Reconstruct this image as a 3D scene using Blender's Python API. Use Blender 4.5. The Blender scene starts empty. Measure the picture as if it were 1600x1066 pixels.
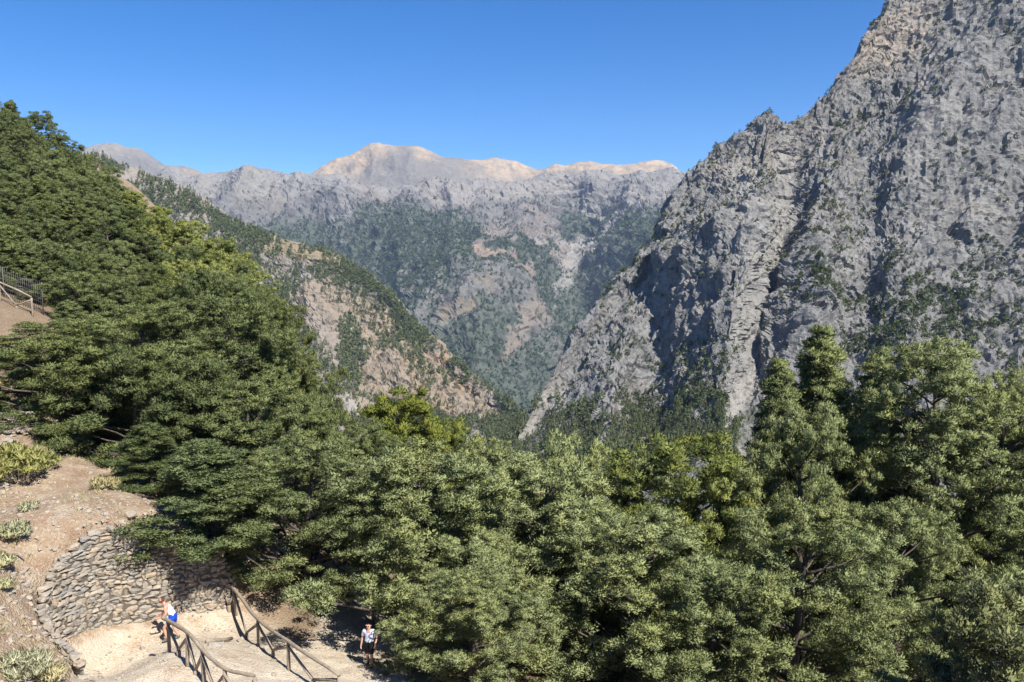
import bpy, math, random
import numpy as np
from mathutils import Vector, Matrix

# ------------------------------------------------------------------ camera, sky, sun, exposure
scene = bpy.context.scene
COL = scene.collection
FPX, CX, CY = 1244.0, 800.0, 533.0
PITCH = math.radians(6.1)
cam_d = bpy.data.cameras.new('camera')
cam_d.sensor_width = 36.0
cam_d.lens = FPX / 1600.0 * 36.0
cam_d.clip_start = 0.1
cam_d.clip_end = 60000.0
cam = bpy.data.objects.new('camera', cam_d)
cam.location = (0, 0, 0)
cam.rotation_euler = (math.pi / 2 - PITCH, 0, 0)
COL.objects.link(cam)
scene.camera = cam

SUN_AZ = math.atan2(0.64, -0.77)          # clockwise from +Y
SUN_EL = math.radians(49)
world = bpy.data.worlds.new('World')
scene.world = world
world.use_nodes = True
wn = world.node_tree
for n in list(wn.nodes):
    wn.nodes.remove(n)
sky = wn.nodes.new('ShaderNodeTexSky')
sky.sky_type = 'NISHITA'
sky.sun_disc = False
sky.sun_elevation = SUN_EL
sky.sun_rotation = SUN_AZ
sky.altitude = 2200
sky.air_density = 1.0
sky.dust_density = 0.0
sky.ozone_density = 4.0
bg = wn.nodes.new('ShaderNodeBackground')
bg.inputs['Strength'].default_value = 0.084
wo = wn.nodes.new('ShaderNodeOutputWorld')
hs = wn.nodes.new('ShaderNodeHueSaturation')
hs.inputs['Saturation'].default_value = 1.38
hs.inputs['Hue'].default_value = 0.507
wn.links.new(sky.outputs[0], hs.inputs['Color'])
wn.links.new(hs.outputs[0], bg.inputs['Color'])
wn.links.new(bg.outputs[0], wo.inputs['Surface'])

sun_d = bpy.data.lights.new('sun', 'SUN')
sun_d.energy = 5.0
sun_d.angle = math.radians(0.5)
sun_d.color = (1.0, 0.95, 0.86)
sun = bpy.data.objects.new('sun', sun_d)
sv = Vector((math.sin(SUN_AZ) * math.cos(SUN_EL), math.cos(SUN_AZ) * math.cos(SUN_EL), math.sin(SUN_EL)))
sun.rotation_euler = sv.to_track_quat('Z', 'Y').to_euler()
COL.objects.link(sun)

scene.view_settings.view_transform = 'Standard'
scene.view_settings.look = 'None'
scene.view_settings.gamma = 1.0
scene.view_settings.exposure = 0.92
scene.render.engine = 'CYCLES'
scene.cycles.max_bounces = 4
scene.cycles.diffuse_bounces = 2
scene.cycles.transmission_bounces = 3
scene.cycles.volume_bounces = 0
scene.cycles.transparent_max_bounces = 6

# ------------------------------------------------------------------ helpers
_ct, _st = math.cos(PITCH), math.sin(PITCH)

def ray(px, py):
    r = (np.asarray(px, float) - CX) / FPX
    u = -(np.asarray(py, float) - CY) / FPX
    return r, u * _st + _ct, u * _ct - _st

def at(px, py, Y):
    x, y, z = ray(px, py)
    t = Y / y
    return np.stack([x * t, y * t, z * t], -1)

def atz(px, py, Z):
    x, y, z = ray(px, py)
    t = Z / z
    return np.stack([x * t, y * t, z * t], -1)

def project(P):
    P = np.asarray(P, float)
    d = P[..., 1] * _ct - P[..., 2] * _st
    u = P[..., 1] * _st + P[..., 2] * _ct
    return CX + FPX * P[..., 0] / d, CY - FPX * u / d, d

def smooth(e0, e1, x):
    t = np.clip((x - e0) / (e1 - e0), 0, 1)
    return t * t * (3 - 2 * t)

_rs = np.random.RandomState(7)
_perm = np.tile(_rs.permutation(256), 3).astype(np.int32)
_grad = _rs.normal(size=(256, 3))
_grad /= np.linalg.norm(_grad, axis=1)[:, None]
_jit = _rs.rand(256, 3)
_vec = _rs.normal(size=(256, 3))

def perlin(p):
    i = np.floor(p).astype(np.int32)
    f = p - i
    w = f * f * f * (f * (f * 6 - 15) + 10)
    i &= 255
    res = 0
    for dx in (0, 1):
        wx = w[:, 0] if dx else 1 - w[:, 0]
        a = _perm[i[:, 0] + dx]
        for dy in (0, 1):
            wy = w[:, 1] if dy else 1 - w[:, 1]
            b = _perm[a + i[:, 1] + dy]
            for dz in (0, 1):
                wz = w[:, 2] if dz else 1 - w[:, 2]
                g = _grad[_perm[b + i[:, 2] + dz]]
                d = g[:, 0] * (f[:, 0] - dx) + g[:, 1] * (f[:, 1] - dy) + g[:, 2] * (f[:, 2] - dz)
                res = res + wx * wy * wz * d
    return res * 1.6

def fbm(p, octv=4, gain=0.5, lac=2.03):
    a, s, r = 1.0, 1.0, 0
    for k in range(octv):
        r = r + a * perlin(p * s + 17.3 * k)
        a *= gain
        s *= lac
    return r

def ridged(p, octv=4, gain=0.5, lac=2.1):
    a, s, r, w = 1.0, 1.0, 0, 1.0
    for k in range(octv):
        n = 1 - np.abs(perlin(p * s + 31.7 * k)) * 1.5
        n = np.clip(n, 0, 1) ** 2 * w
        r = r + a * n
        w = np.clip(n * 1.6, 0, 1)
        a *= gain
        s *= lac
    return r - 0.8

def facets(p):
    i = np.floor(p).astype(np.int32)
    best = np.full(len(p), 1e9)
    out = np.zeros(len(p))
    for dx in (-1, 0, 1):
        for dy in (-1, 0, 1):
            for dz in (-1, 0, 1):
                c = i + (dx, dy, dz)
                h = _perm[_perm[_perm[c[:, 0] & 255] + (c[:, 1] & 255)] + (c[:, 2] & 255)]
                d = p - c - _jit[h]
                q = (d * d).sum(1)
                m = q < best
                best = np.where(m, q, best)
                out = np.where(m, (d * _vec[h]).sum(1) + 0.5 * _vec[(h + 7) & 255, 0], out)
    return out

def mesh_np(name, V, F, smooth_shade=False, attrs=None, mat=None):
    V = np.ascontiguousarray(V, np.float32)
    F = np.ascontiguousarray(F, np.int32)
    me = bpy.data.meshes.new(name)
    nf, k = F.shape
    me.vertices.add(len(V))
    me.vertices.foreach_set('co', V.ravel())
    me.loops.add(nf * k)
    me.loops.foreach_set('vertex_index', F.ravel())
    me.polygons.add(nf)
    me.polygons.foreach_set('loop_start', np.arange(0, nf * k, k, dtype=np.int32))
    me.update(calc_edges=True)
    me.polygons.foreach_set('use_smooth', np.full(nf, smooth_shade))
    if attrs:
        for an, av in attrs.items():
            a = me.attributes.new(an, 'FLOAT', 'POINT')
            a.data.foreach_set('value', np.ascontiguousarray(av, np.float32))
    if mat:
        me.materials.append(mat)
    return me

def grid_faces(nr, nc):
    i = np.arange(nr * nc).reshape(nr, nc)
    return np.stack([i[:-1, :-1], i[1:, :-1], i[1:, 1:], i[:-1, 1:]], -1).reshape(-1, 4)

def link(name, me, parent=None, loc=None):
    o = bpy.data.objects.new(name, me)
    COL.objects.link(o)
    if parent:
        o.parent = parent
    if loc is not None:
        o.location = loc
    return o

def tag(o, label=None, cat=None, group=None, kind=None):
    if label: o['label'] = label
    if cat: o['category'] = cat
    if group: o['group'] = group
    if kind: o['kind'] = kind
    return o

def empty(name, loc, label=None, cat=None, group=None, rz=0.0):
    o = bpy.data.objects.new(name, None)
    o.empty_display_size = 0.3
    COL.objects.link(o)
    o.location = loc
    o.rotation_euler = (0, 0, rz)
    return tag(o, label, cat, group)

class Geo:
    """collects verts and triangles/quads of one mesh"""
    def __init__(self):
        self.v, self.f = [], []
    def add(self, v, f):
        b = len(self.v)
        self.v += [tuple(x) for x in v]
        self.f += [tuple(b + i for i in q) for q in f]
    def tube(self, pts, rad, n=7, caps=True, jit=0.0, rnd=random):
        pts = [Vector(p) for p in pts]
        V, F = [], []
        ref = Vector((0.31, 0.22, 0.92))
        for k, p in enumerate(pts):
            d = (pts[min(k + 1, len(pts) - 1)] - pts[max(k - 1, 0)]).normalized()
            a = d.cross(ref)
            if a.length < 0.05:
                a = d.cross(Vector((1, 0, 0)))
            a.normalize()
            b = d.cross(a)
            for j in range(n):
                t = 2 * math.pi * j / n
                r = rad[k] * (1 + jit * rnd.uniform(-1, 1))
                V.append(p + a * math.cos(t) * r + b * math.sin(t) * r)
        for k in range(len(pts) - 1):
            for j in range(n):
                F.append((k * n + j, k * n + (j + 1) % n, (k + 1) * n + (j + 1) % n, (k + 1) * n + j))
        if caps:
            F.append(tuple(range(n))[::-1])
            F.append(tuple(range((len(pts) - 1) * n, len(pts) * n)))
        self.add(V, F)
    def mesh(self, name, mat=None, sm=True):
        me = bpy.data.meshes.new(name)
        me.from_pydata(self.v, [], self.f)
        me.update()
        me.polygons.foreach_set('use_smooth', [sm] * len(me.polygons))
        if mat:
            me.materials.append(mat)
        return me

# ------------------------------------------------------------------ materials
def new_mat(name):
    m = bpy.data.materials.new(name)
    m.use_nodes = True
    nt = m.node_tree
    b = nt.nodes['Principled BSDF']
    b.inputs['Roughness'].default_value = 0.9
    b.inputs['Specular IOR Level'].default_value = 0.15
    return m, nt, b

class NT:
    def __init__(self, nt):
        self.nt = nt
        self.pos = nt.nodes.new('ShaderNodeNewGeometry').outputs['Position']
    def node(self, t, **k):
        n = self.nt.nodes.new(t)
        for a, v in k.items():
            setattr(n, a, v)
        return n
    def put(self, sock, v):
        if isinstance(v, bpy.types.NodeSocket):
            self.nt.links.new(v, sock)
        else:
            sock.default_value = v
    def noise(self, scale, detail=4, rough=0.55, vec=None, dist=0.0):
        n = self.node('ShaderNodeTexNoise')
        self.put(n.inputs['Vector'], vec or self.pos)
        n.inputs['Scale'].default_value = scale
        n.inputs['Detail'].default_value = detail
        n.inputs['Roughness'].default_value = rough
        n.inputs['Distortion'].default_value = dist
        return n.outputs['Fac']
    def voronoi(self, scale, vec=None, out='Distance', feature='F1', rnd=1.0):
        n = self.node('ShaderNodeTexVoronoi', feature=feature)
        self.put(n.inputs['Vector'], vec or self.pos)
        n.inputs['Scale'].default_value = scale
        n.inputs['Randomness'].default_value = rnd
        return n.outputs[out]
    def attr(self, name):
        return self.node('ShaderNodeAttribute', attribute_name=name).outputs['Fac']
    def math(self, op, a, b=0.0, c=0.0, clamp=False):
        n = self.node('ShaderNodeMath', operation=op, use_clamp=clamp)
        for s, v in zip(n.inputs, (a, b, c)):
            self.put(s, v)
        return n.outputs[0]
    def ramp(self, fac, stops):
        n = self.node('ShaderNodeValToRGB')
        el = n.color_ramp.elements
        while len(el) < len(stops):
            el.new(0.5)
        for e, (p, c) in zip(el, stops):
            e.position = p
            e.color = (*c, 1) if len(c) == 3 else c
        self.put(n.inputs[0], fac)
        return n.outputs[0]
    def step(self, x, a, b):
        n = self.node('ShaderNodeMapRange', interpolation_type='SMOOTHSTEP')
        self.put(n.inputs[0], x)
        n.inputs[1].default_value = a
        n.inputs[2].default_value = b
        return n.outputs[0]
    def mix(self, fac, a, b, mode='MIX'):
        n = self.node('ShaderNodeMix', data_type='RGBA', blend_type=mode)
        self.put(n.inputs[0], fac)
        for s, v in ((n.inputs[6], a), (n.inputs[7], b)):
            self.put(s, v if isinstance(v, bpy.types.NodeSocket) else (*v, 1))
        return n.outputs[2]
    def scalev(self, vec, s):
        n = self.node('ShaderNodeMapping')
        self.put(n.inputs[0], vec)
        n.inputs['Scale'].default_value = s
        return n.outputs[0]
    def bump(self, h, strength, dist, normal=None):
        n = self.node('ShaderNodeBump')
        n.inputs['Strength'].default_value = strength
        n.inputs['Distance'].default_value = dist
        self.put(n.inputs['Height'], h)
        if normal:
            self.put(n.inputs['Normal'], normal)
        return n.outputs[0]

def rock_mat(name, dark, mid, light, scale, warm=(0.42, 0.27, 0.17), veg=(0.035, 0.05, 0.022), pale=(0.29, 0.275, 0.25),
             bump_d=3.0, soil=(0.3, 0.23, 0.13), beds=False, vegmix=0.85):
    m, nt, b = new_mat(name)
    n = NT(nt)
    n1 = n.noise(scale, 6, 0.62, dist=0.4)
    n2 = n.noise(scale * 6.3, 7, 0.72)
    n3 = n.noise(scale * 0.23, 3, 0.5)
    f = n.math('ADD', n.math('MULTIPLY', n1, 0.5), n.math('MULTIPLY', n2, 0.5))
    col = n.ramp(f, [(0.32, dark), (0.5, mid), (0.68, light)])
    # weather stains and ochre streaks
    stain = n.step(n3, 0.5, 0.75)
    col = n.mix(n.math('MULTIPLY', stain, 0.16), col, warm)
    wm = n.math('MULTIPLY', n.attr('warm'), n.step(n.noise(scale * 2.1, 4, 0.6), 0.25, 0.7))
    col = n.mix(wm, col, warm)
    so = n.math('MULTIPLY', n.attr('soil'), n.step(n.noise(scale * 3.7, 4, 0.6), 0.2, 0.6))
    col = n.mix(so, col, soil)
    col = n.mix(n.math('MULTIPLY', n.attr('scree_lit'), n.step(n2, 0.2, 0.6)), col, pale)
    vg = n.math('ADD', n.attr('veg'), n.math('MULTIPLY', n.math('SUBTRACT', n.noise(scale * 9, 4, 0.7), 0.5), 1.6))
    vg = n.math('MULTIPLY', n.step(vg, 0.35, 0.75), n.step(n.attr('veg'), 0.02, 0.2))
    col = n.mix(n.math('MULTIPLY', vg, vegmix), col, veg)
    n.put(b.inputs['Base Color'], col)
    bv = n.pos
    if beds:
        mp = n.node('ShaderNodeMapping')
        n.put(mp.inputs[0], n.pos)
        mp.inputs['Rotation'].default_value = (0.35, -0.55, 0)
        bv = n.scalev(mp.outputs[0], (1, 1, 0.45))
    v1 = n.voronoi(scale * 2.0, bv)
    v2 = n.voronoi(scale * 5.5, bv)
    h = n.math('ADD', n.math('MULTIPLY', n1, 0.8), n.math('MULTIPLY', n2, 0.5))
    h = n.math('ADD', h, n.math('ADD', n.math('MULTIPLY', v1, 0.7), n.math('MULTIPLY', v2, 0.35)))
    n.put(b.inputs['Normal'], n.bump(h, 0.8, bump_d))
    return m

M = {}
M['cliff'] = rock_mat('cliff_limestone', (0.100, 0.098, 0.096), (0.176, 0.173, 0.168), (0.275, 0.270, 0.262), 0.07, bump_d=4.2, beds=True,
                      warm=(0.40, 0.32, 0.24), veg=(0.06, 0.075, 0.035))
M['ridge'] = rock_mat('ridge_rock', (0.135, 0.122, 0.108), (0.215, 0.190, 0.162), (0.30, 0.27, 0.23), 0.03, bump_d=5.0,
                      vegmix=0.4, warm=(0.29, 0.19, 0.125), veg=(0.06, 0.085, 0.04), soil=(0.23, 0.185, 0.11))
M['massif'] = rock_mat('massif_rock', (0.085, 0.082, 0.078), (0.140, 0.134, 0.127), (0.20, 0.191, 0.178), 0.009, bump_d=14.0,
                       vegmix=0.6, warm=(0.26, 0.185, 0.135), veg=(0.045, 0.07, 0.04), soil=(0.20, 0.165, 0.11))
M['peak'] = rock_mat('peak_rock', (0.135, 0.122, 0.106), (0.195, 0.176, 0.150), (0.265, 0.237, 0.196), 0.006, bump_d=16.0,
                     warm=(0.42, 0.31, 0.20), veg=(0.2, 0.2, 0.13), soil=(0.15, 0.14, 0.125))

def leaf_mat(name, a, b_, trans=0.22):
    m, nt, b = new_mat(name)
    n = NT(nt)
    oi = n.node('ShaderNodeObjectInfo').outputs['Random']
    gi = n.node('ShaderNodeNewGeometry').outputs['Random Per Island']
    f = n.math('ADD', n.math('MULTIPLY', n.noise(0.9, 3, 0.6), 0.75), n.math('MULTIPLY', gi, 0.4))
    f = n.math('ADD', n.math('SUBTRACT', f, 0.12), n.math('MULTIPLY', n.math('SUBTRACT', oi, 0.5), 0.42))
    col = n.ramp(f, [(0.2, a), (0.75, b_)])
    col = n.mix(n.math('MULTIPLY', n.step(n.noise(0.35, 2, 0.5), 0.45, 0.65), 0.3), col, (b_[0] * 1.05, b_[1] * 0.95, b_[2] * 0.6))
    dry = n.step(n.noise(1.7, 2, 0.5), 0.66, 0.80)
    col = n.mix(n.math('MULTIPLY', dry, 0.35), col, (0.19, 0.14, 0.07))
    n.put(b.inputs['Base Color'], col)
    b.inputs['Roughness'].default_value = 0.7
    tr = n.node('ShaderNodeBsdfTranslucent')
    n.put(tr.inputs['Color'], n.mix(0.5, col, (0.20, 0.24, 0.05)))
    mx = n.node('ShaderNodeMixShader')
    mx.inputs[0].default_value = trans
    nt.links.new(b.outputs[0], mx.inputs[1])
    nt.links.new(tr.outputs[0], mx.inputs[2])
    nt.links.new(mx.outputs[0], nt.nodes['Material Output'].inputs['Surface'])
    return m

M['leaf_cypress'] = leaf_mat('cypress_foliage', (0.150, 0.180, 0.080), (0.325, 0.362, 0.172))
M['leaf_dark'] = leaf_mat('dark_cypress_foliage', (0.085, 0.118, 0.052), (0.185, 0.225, 0.100))
M['leaf_hill'] = leaf_mat('hillside_foliage', (0.085, 0.108, 0.043), (0.205, 0.236, 0.098))
M['leaf_pine'] = leaf_mat('pine_foliage', (0.125, 0.150, 0.028), (0.250, 0.275, 0.062))
M['leaf_yellow'] = leaf_mat('yellowish_foliage', (0.150, 0.178, 0.050), (0.315, 0.340, 0.112))
M['leaf_shade'] = leaf_mat('deep_green_foliage', (0.115, 0.142, 0.060), (0.260, 0.292, 0.135))
M['leaf_light'] = leaf_mat('pale_cypress_foliage', (0.11, 0.13, 0.058), (0.26, 0.28, 0.14))
M['leaf_far'] = leaf_mat('far_foliage', (0.056, 0.076, 0.036), (0.125, 0.145, 0.068), 0.1)
M['leaf_far_blue'] = leaf_mat('far_forest_foliage', (0.030, 0.050, 0.026), (0.070, 0.098, 0.050), 0.1)
M['broom'] = leaf_mat('broom_foliage', (0.27, 0.28, 0.10), (0.46, 0.45, 0.20), 0.3)
M['sage'] = leaf_mat('sage_foliage', (0.32, 0.33, 0.20), (0.50, 0.49, 0.33), 0.25)
M['straw'] = leaf_mat('dry_grass', (0.38, 0.34, 0.18), (0.55, 0.49, 0.29), 0.25)

def bark_mat(name, a, b_, sc=3.0):
    m, nt, b = new_mat(name)
    n = NT(nt)
    f = n.noise(sc, 6, 0.65, vec=n.scalev(n.pos, (3, 3, 0.5)))
    n.put(b.inputs['Base Color'], n.ramp(f, [(0.3, a), (0.7, b_)]))
    n.put(b.inputs['Normal'], n.bump(f, 0.8, 0.05))
    return m
M['bark'] = bark_mat('bark', (0.05, 0.04, 0.033), (0.15, 0.125, 0.105))
M['twig'] = bark_mat('weathered_branch', (0.17, 0.14, 0.11), (0.36, 0.31, 0.26))

def log_mat():
    m, nt, b = new_mat('weathered_log')
    n = NT(nt)
    tc = n.node('ShaderNodeTexCoord').outputs['Object']
    f = n.noise(6, 5, 0.65)
    g = n.noise(42, 3, 0.6)
    f = n.math('ADD', n.math('MULTIPLY', f, 0.6), n.math('MULTIPLY', g, 0.4))
    n.put(b.inputs['Base Color'], n.ramp(f, [(0.3, (0.15, 0.115, 0.085)), (0.5, (0.26, 0.215, 0.165)), (0.7, (0.37, 0.32, 0.25))]))
    n.put(b.inputs['Normal'], n.bump(f, 0.7, 0.02))
    return m
M['log'] = log_mat()

def stone_mat(name, pale):
    m, nt, b = new_mat(name)
    n = NT(nt)
    oi = n.node('ShaderNodeObjectInfo').outputs['Random']
    gi = n.node('ShaderNodeNewGeometry').outputs['Random Per Island']
    r = n.math('FRACT', n.math('ADD', oi, n.math('MULTIPLY', gi, 7.31)))
    base = n.ramp(r, [(0.0, (0.24, 0.225, 0.20)), (0.2, (0.31, 0.28, 0.235)), (0.4, (0.40, 0.335, 0.25)),
                      (0.58, (0.17, 0.168, 0.162)), (0.72, (0.40, 0.315, 0.215)), (0.86, (0.27, 0.26, 0.24)), (1.0, (0.42, 0.305, 0.195))])
    g = n.noise(9, 5, 0.65)
    col = n.mix(n.step(g, 0.35, 0.7), n.mix(0.42, base, (0.13, 0.125, 0.12)), base)
    lich = n.step(n.noise(5, 4, 0.6), 0.58, 0.7)
    col = n.mix(n.math('MULTIPLY', lich, 0.35), col, (0.48, 0.45, 0.38))
    col = n.mix(pale, col, (0.44, 0.38, 0.305))
    n.put(b.inputs['Base Color'], col)
    n.put(b.inputs['Normal'], n.bump(g, 0.9, 0.03))
    return m
M['stone'] = stone_mat('wall_stone', 0.12)
M['rubble'] = stone_mat('slope_rubble', 0.5)

def ground_mat():
    m, nt, b = new_mat('hillside_earth')
    n = NT(nt)
    a = n.noise(1.1, 5, 0.62)
    c = n.noise(9, 5, 0.7)
    v = n.voronoi(13)
    col = n.ramp(a, [(0.3, (0.235, 0.15, 0.092)), (0.5, (0.30, 0.215, 0.145)), (0.7, (0.37, 0.295, 0.21))])
    col = n.mix(n.step(c, 0.5, 0.68), col, (0.42, 0.36, 0.28))
    col = n.mix(n.math('MULTIPLY', n.step(v, 0.30, 0.12), n.step(n.noise(0.7, 2), 0.42, 0.6)), col, (0.46, 0.42, 0.35))
    dusty = n.step(n.math('ADD', n.attr('dust'), n.math('MULTIPLY', n.math('SUBTRACT', a, 0.5), 1.2)), 0.3, 0.7)
    col = n.mix(dusty, col, n.mix(c, (0.40, 0.33, 0.245), (0.52, 0.45, 0.36)))
    col = n.mix(n.attr('litter'), col, n.mix(c, (0.10, 0.075, 0.05), (0.24, 0.18, 0.12)))
    n.put(b.inputs['Base Color'], col)
    h = n.math('SUBTRACT', c, n.math('MULTIPLY', v, 0.8))
    n.put(b.inputs['Normal'], n.bump(h, 0.9, 0.08))
    return m
M['ground'] = ground_mat()

def path_mat():
    m, nt, b = new_mat('trodden_path')
    n = NT(nt)
    a = n.noise(0.9, 5, 0.62)
    c = n.noise(14, 5, 0.7)
    v = n.voronoi(17)
    col = n.ramp(a, [(0.3, (0.31, 0.215, 0.14)), (0.46, (0.45, 0.37, 0.275)), (0.7, (0.53, 0.465, 0.365))])
    col = n.mix(n.step(c, 0.48, 0.7), col, (0.57, 0.52, 0.44))
    col = n.mix(n.math('MULTIPLY', n.step(v, 0.36, 0.14), 0.45), col, (0.50, 0.46, 0.40))
    n.put(b.inputs['Base Color'], col)
    n.put(b.inputs['Normal'], n.bump(n.math('SUBTRACT', c, v), 0.8, 0.05))
    return m
M['path'] = path_mat()

def plain(name, col, rough=0.8, var=0.15, spec=0.2):
    m, nt, b = new_mat(name)
    n = NT(nt)
    f = n.noise(14, 3, 0.6)
    n.put(b.inputs['Base Color'], n.mix(f, tuple(c * (1 - var) for c in col), tuple(min(1, c * (1 + var)) for c in col)))
    b.inputs['Roughness'].default_value = rough
    b.inputs['Specular IOR Level'].default_value = spec
    return m
# ------------------------------------------------------------------ mountains (lofted relief, real distances in metres)
def cr(A, n, axis):
    A = np.moveaxis(np.asarray(A, float), axis, 0)
    m = len(A)
    P = np.concatenate([2 * A[:1] - A[1:2], A, 2 * A[-1:] - A[-2:-1]])
    t = np.linspace(0, m - 1, n)
    i = np.minimum(t.astype(int), m - 2)
    f = (t - i).reshape((-1,) + (1,) * (A.ndim - 1))
    a, b, c, d = P[i], P[i + 1], P[i + 2], P[i + 3]
    r = 0.5 * (2 * b + (c - a) * f + (2 * a - 5 * b + 4 * c - d) * f * f + (3 * b - a - 3 * c + d) * f ** 3)
    return np.moveaxis(r, 0, axis)

def loft(rows, nv, nu, back):
    """rows: list of lists of (px,py,Y); a back slope is added behind the crest"""
    W = [at(*np.array(r, float).T) for r in rows]
    W = np.stack([W[0] + np.array(back)] + W)
    return cr(cr(W, nu, 1), nv, 0)

def normals(S):
    du = np.gradient(S, axis=1)
    dv = np.gradient(S, axis=0)
    n = np.cross(dv, du)
    n /= np.linalg.norm(n, axis=2)[..., None] + 1e-9
    return n

def cap(px, py, x1, y1, x2, y2, r, soft=0.6):
    dx, dy = x2 - x1, y2 - y1
    t = np.clip(((px - x1) * dx + (py - y1) * dy) / (dx * dx + dy * dy + 1e-6), 0, 1)
    d = np.hypot(px - x1 - t * dx, py - y1 - t * dy)
    return 1 - smooth(r * (1 - soft), r * (1 + soft), d)

def inpoly(px, py, poly):
    r = np.zeros(px.shape, bool)
    n = len(poly)
    for k in range(n):
        x1, y1 = poly[k]
        x2, y2 = poly[(k + 1) % n]
        c = ((y1 > py) != (y2 > py)) & (px < (x2 - x1) * (py - y1) / (y2 - y1 + 1e-9) + x1)
        r ^= c
    return r

def soft_poly(px, py, poly, w):
    """polygon with a ragged soft edge: average of shifted tests"""
    r = 0
    k = 0
    for a in (-1, 0, 1):
        for b in (-1, 0, 1):
            r = r + inpoly(px + a * w, py + b * w, poly)
            k += 1
    return r / k

def warped(px, py, S, sc, amp):
    p = S.reshape(-1, 3) / sc
    wx = fbm(p + 5.1, 3).reshape(px.shape) * amp
    wy = fbm(p + 91.7, 3).reshape(px.shape) * amp
    return px + wx, py + wy

FAR = []      # (position, height, width, density class)
FORE = np.array([(-50, 130), (0, 150), (170, 280), (370, 400), (480, 520), (545, 640), (740, 700), (800, 740), (830, 712),
                 (1150, 700), (1165, 570), (1300, 520), (1480, 560), (1700, 560)], float)

def scatter(S, N, dens, count, hr, wr, seed, cls, front=0.14):
    rs = np.random.RandomState(seed)
    du = np.linalg.norm(np.gradient(S, axis=1), axis=2)
    dv = np.linalg.norm(np.gradient(S, axis=0), axis=2)
    w = du * dv * dens * smooth(0.02, 0.35, N[..., 2])
    qx, qy, _q = project(S)
    w[:int(len(w) * front)] = 0
    w = w * ((qx > -40) & (qx < 1640) & (qy > -30) & (qy < np.interp(qx, FORE[:, 0], FORE[:, 1]) + 25))
    w = w.ravel()
    idx = rs.choice(len(w), size=count, p=w / w.sum())
    P = S.reshape(-1, 3)[idx] + rs.uniform(-0.5, 0.5, (count, 3)) * np.stack([du.ravel()[idx], du.ravel()[idx], 0 * idx], -1)
    px, py, d = project(P)
    ok = (px > -60) & (px < 1660) & (py < np.interp(px, FORE[:, 0], FORE[:, 1]) + 30)
    P = P[ok]
    h = rs.uniform(*hr, len(P)) * (0.75 + 0.5 * rs.rand(len(P)) ** 2)
    FAR.append((P, h, h * rs.uniform(*wr, len(P)), cls))

# --- far peaks
pc = [(60, 262), (110, 245), (150, 229), (178, 225), (200, 232), (225, 236), (250, 252), (268, 262), (290, 261), (310, 266),
      (330, 274), (400, 266), (420, 264), (440, 272), (480, 277), (520, 254), (560, 236), (585, 226), (605, 229), (640, 228),
      (665, 236), (690, 246), (715, 250), (740, 252), (780, 249), (800, 254), (830, 262), (850, 266), (865, 260), (885, 262),
      (905, 256), (940, 258), (980, 259), (1010, 253), (1035, 254), (1050, 262), (1075, 278), (1150, 285), (1300, 290)]
rows = [[(x, y, 6500) for x, y in pc]]
for k, (yy, Y) in enumerate([(0.45, 6150), (0.75, 5950), (1.0, 5700)]):
    rows.append([(x + 12 * k * math.sin(x * 0.03), y + (315 - y) * yy, Y - 120 * math.sin(x * 0.021)) for x, y in pc])
S = loft(rows, 70, 500, (0, 700, -350))
N = normals(S)
p = S.reshape(-1, 3)
pa = p * (1 / 300., 1 / 700., 1 / 700.)
d = 12 * ridged(pa, 4) + 7 * fbm(p / 160., 4) + 4 * ridged(p / 60., 3)
d = d.reshape(S.shape[:2])
px, py, _ = project(S)
S = S + N * d[..., None]
wx, wy = warped(px, py, S, 700., 14)
warm = np.maximum.reduce([cap(wx, wy, 500, 268, 590, 228, 18, 0.5), cap(wx, wy, 640, 232, 690, 246, 6), cap(wx, wy, 735, 255, 830, 268, 12),
                          0.8 * cap(wx, wy, 760, 262, 790, 275, 16), cap(wx, wy, 860, 264, 1055, 258, 12), 0.5 * cap(wx, wy, 268, 266, 325, 272, 8), 0.35 * cap(wx, wy, 150, 230, 240, 240, 7)])
soil = np.maximum(cap(wx, wy, 170, 255, 260, 275, 22) * 0.9, cap(wx, wy, 600, 262, 720, 275, 30) * 0.8)
scree_lit = np.zeros_like(warm)
me = mesh_np('far_peaks', S.reshape(-1, 3), grid_faces(*S.shape[:2]), True,
             dict(warm=warm.ravel(), soil=soil.ravel(), scree_lit=scree_lit.ravel(), veg=np.zeros(warm.size)), M['peak'])
tag(link('far_peaks', me), 'bare beige mountain peaks on the far skyline', kind='structure')

# --- grey wooded massif closing the gorge
cx = [60, 220, 330, 430, 500, 580, 660, 720, 790, 850, 900, 950, 1010, 1070, 1150, 1280]
cyy = [275, 271, 272, 264, 276, 290, 290, 283, 276, 272, 274, 276, 273, 273, 281, 290]
yr = [None, 318, 375, 445, 525, 605, 695, 800]
Yr = [4500, 4150, 3750, 3400, 3100, 2850, 2650, 2450]
offs = [0, 60, 0, 100, 240, 40, -260, -380, -220, 90, 380, 200, -110, -260, -240, -150]
shift = [0, 0, 0, 0, 0, 6, 14, 22, 30, 26, 6, -18, -30, -30, -20, 0]
rows = []
for k in range(8):
    g = [0, 0.5, 1, 1, 1, 0.9, 0.7, 0.5][k]
    rows.append([(x + shift[j] * min(1, k / 4) * 0.6, (cyy[j] if k == 0 else yr[k] + (cyy[j] - 275) * 0.5), Yr[k] + offs[j] * g)
                 for j, x in enumerate(cx)])
S = loft(rows, 310, 520, (0, 500, -200))
N = normals(S)
p = S.reshape(-1, 3)
px, py, _ = project(S)
down = p * (1., 0.45, 0.45)
d = 85 * ridged(down / 820. + 1.7, 4) + 30 * ridged(down / 240. + 3.3, 4) + 10 * fbm(p / 60., 4)
strat = np.abs(((p[:, 2] + 0.06 * p[:, 0] + 22 * fbm(p / 400., 2)) / 46.) % 1 - 0.5) * 2
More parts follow.
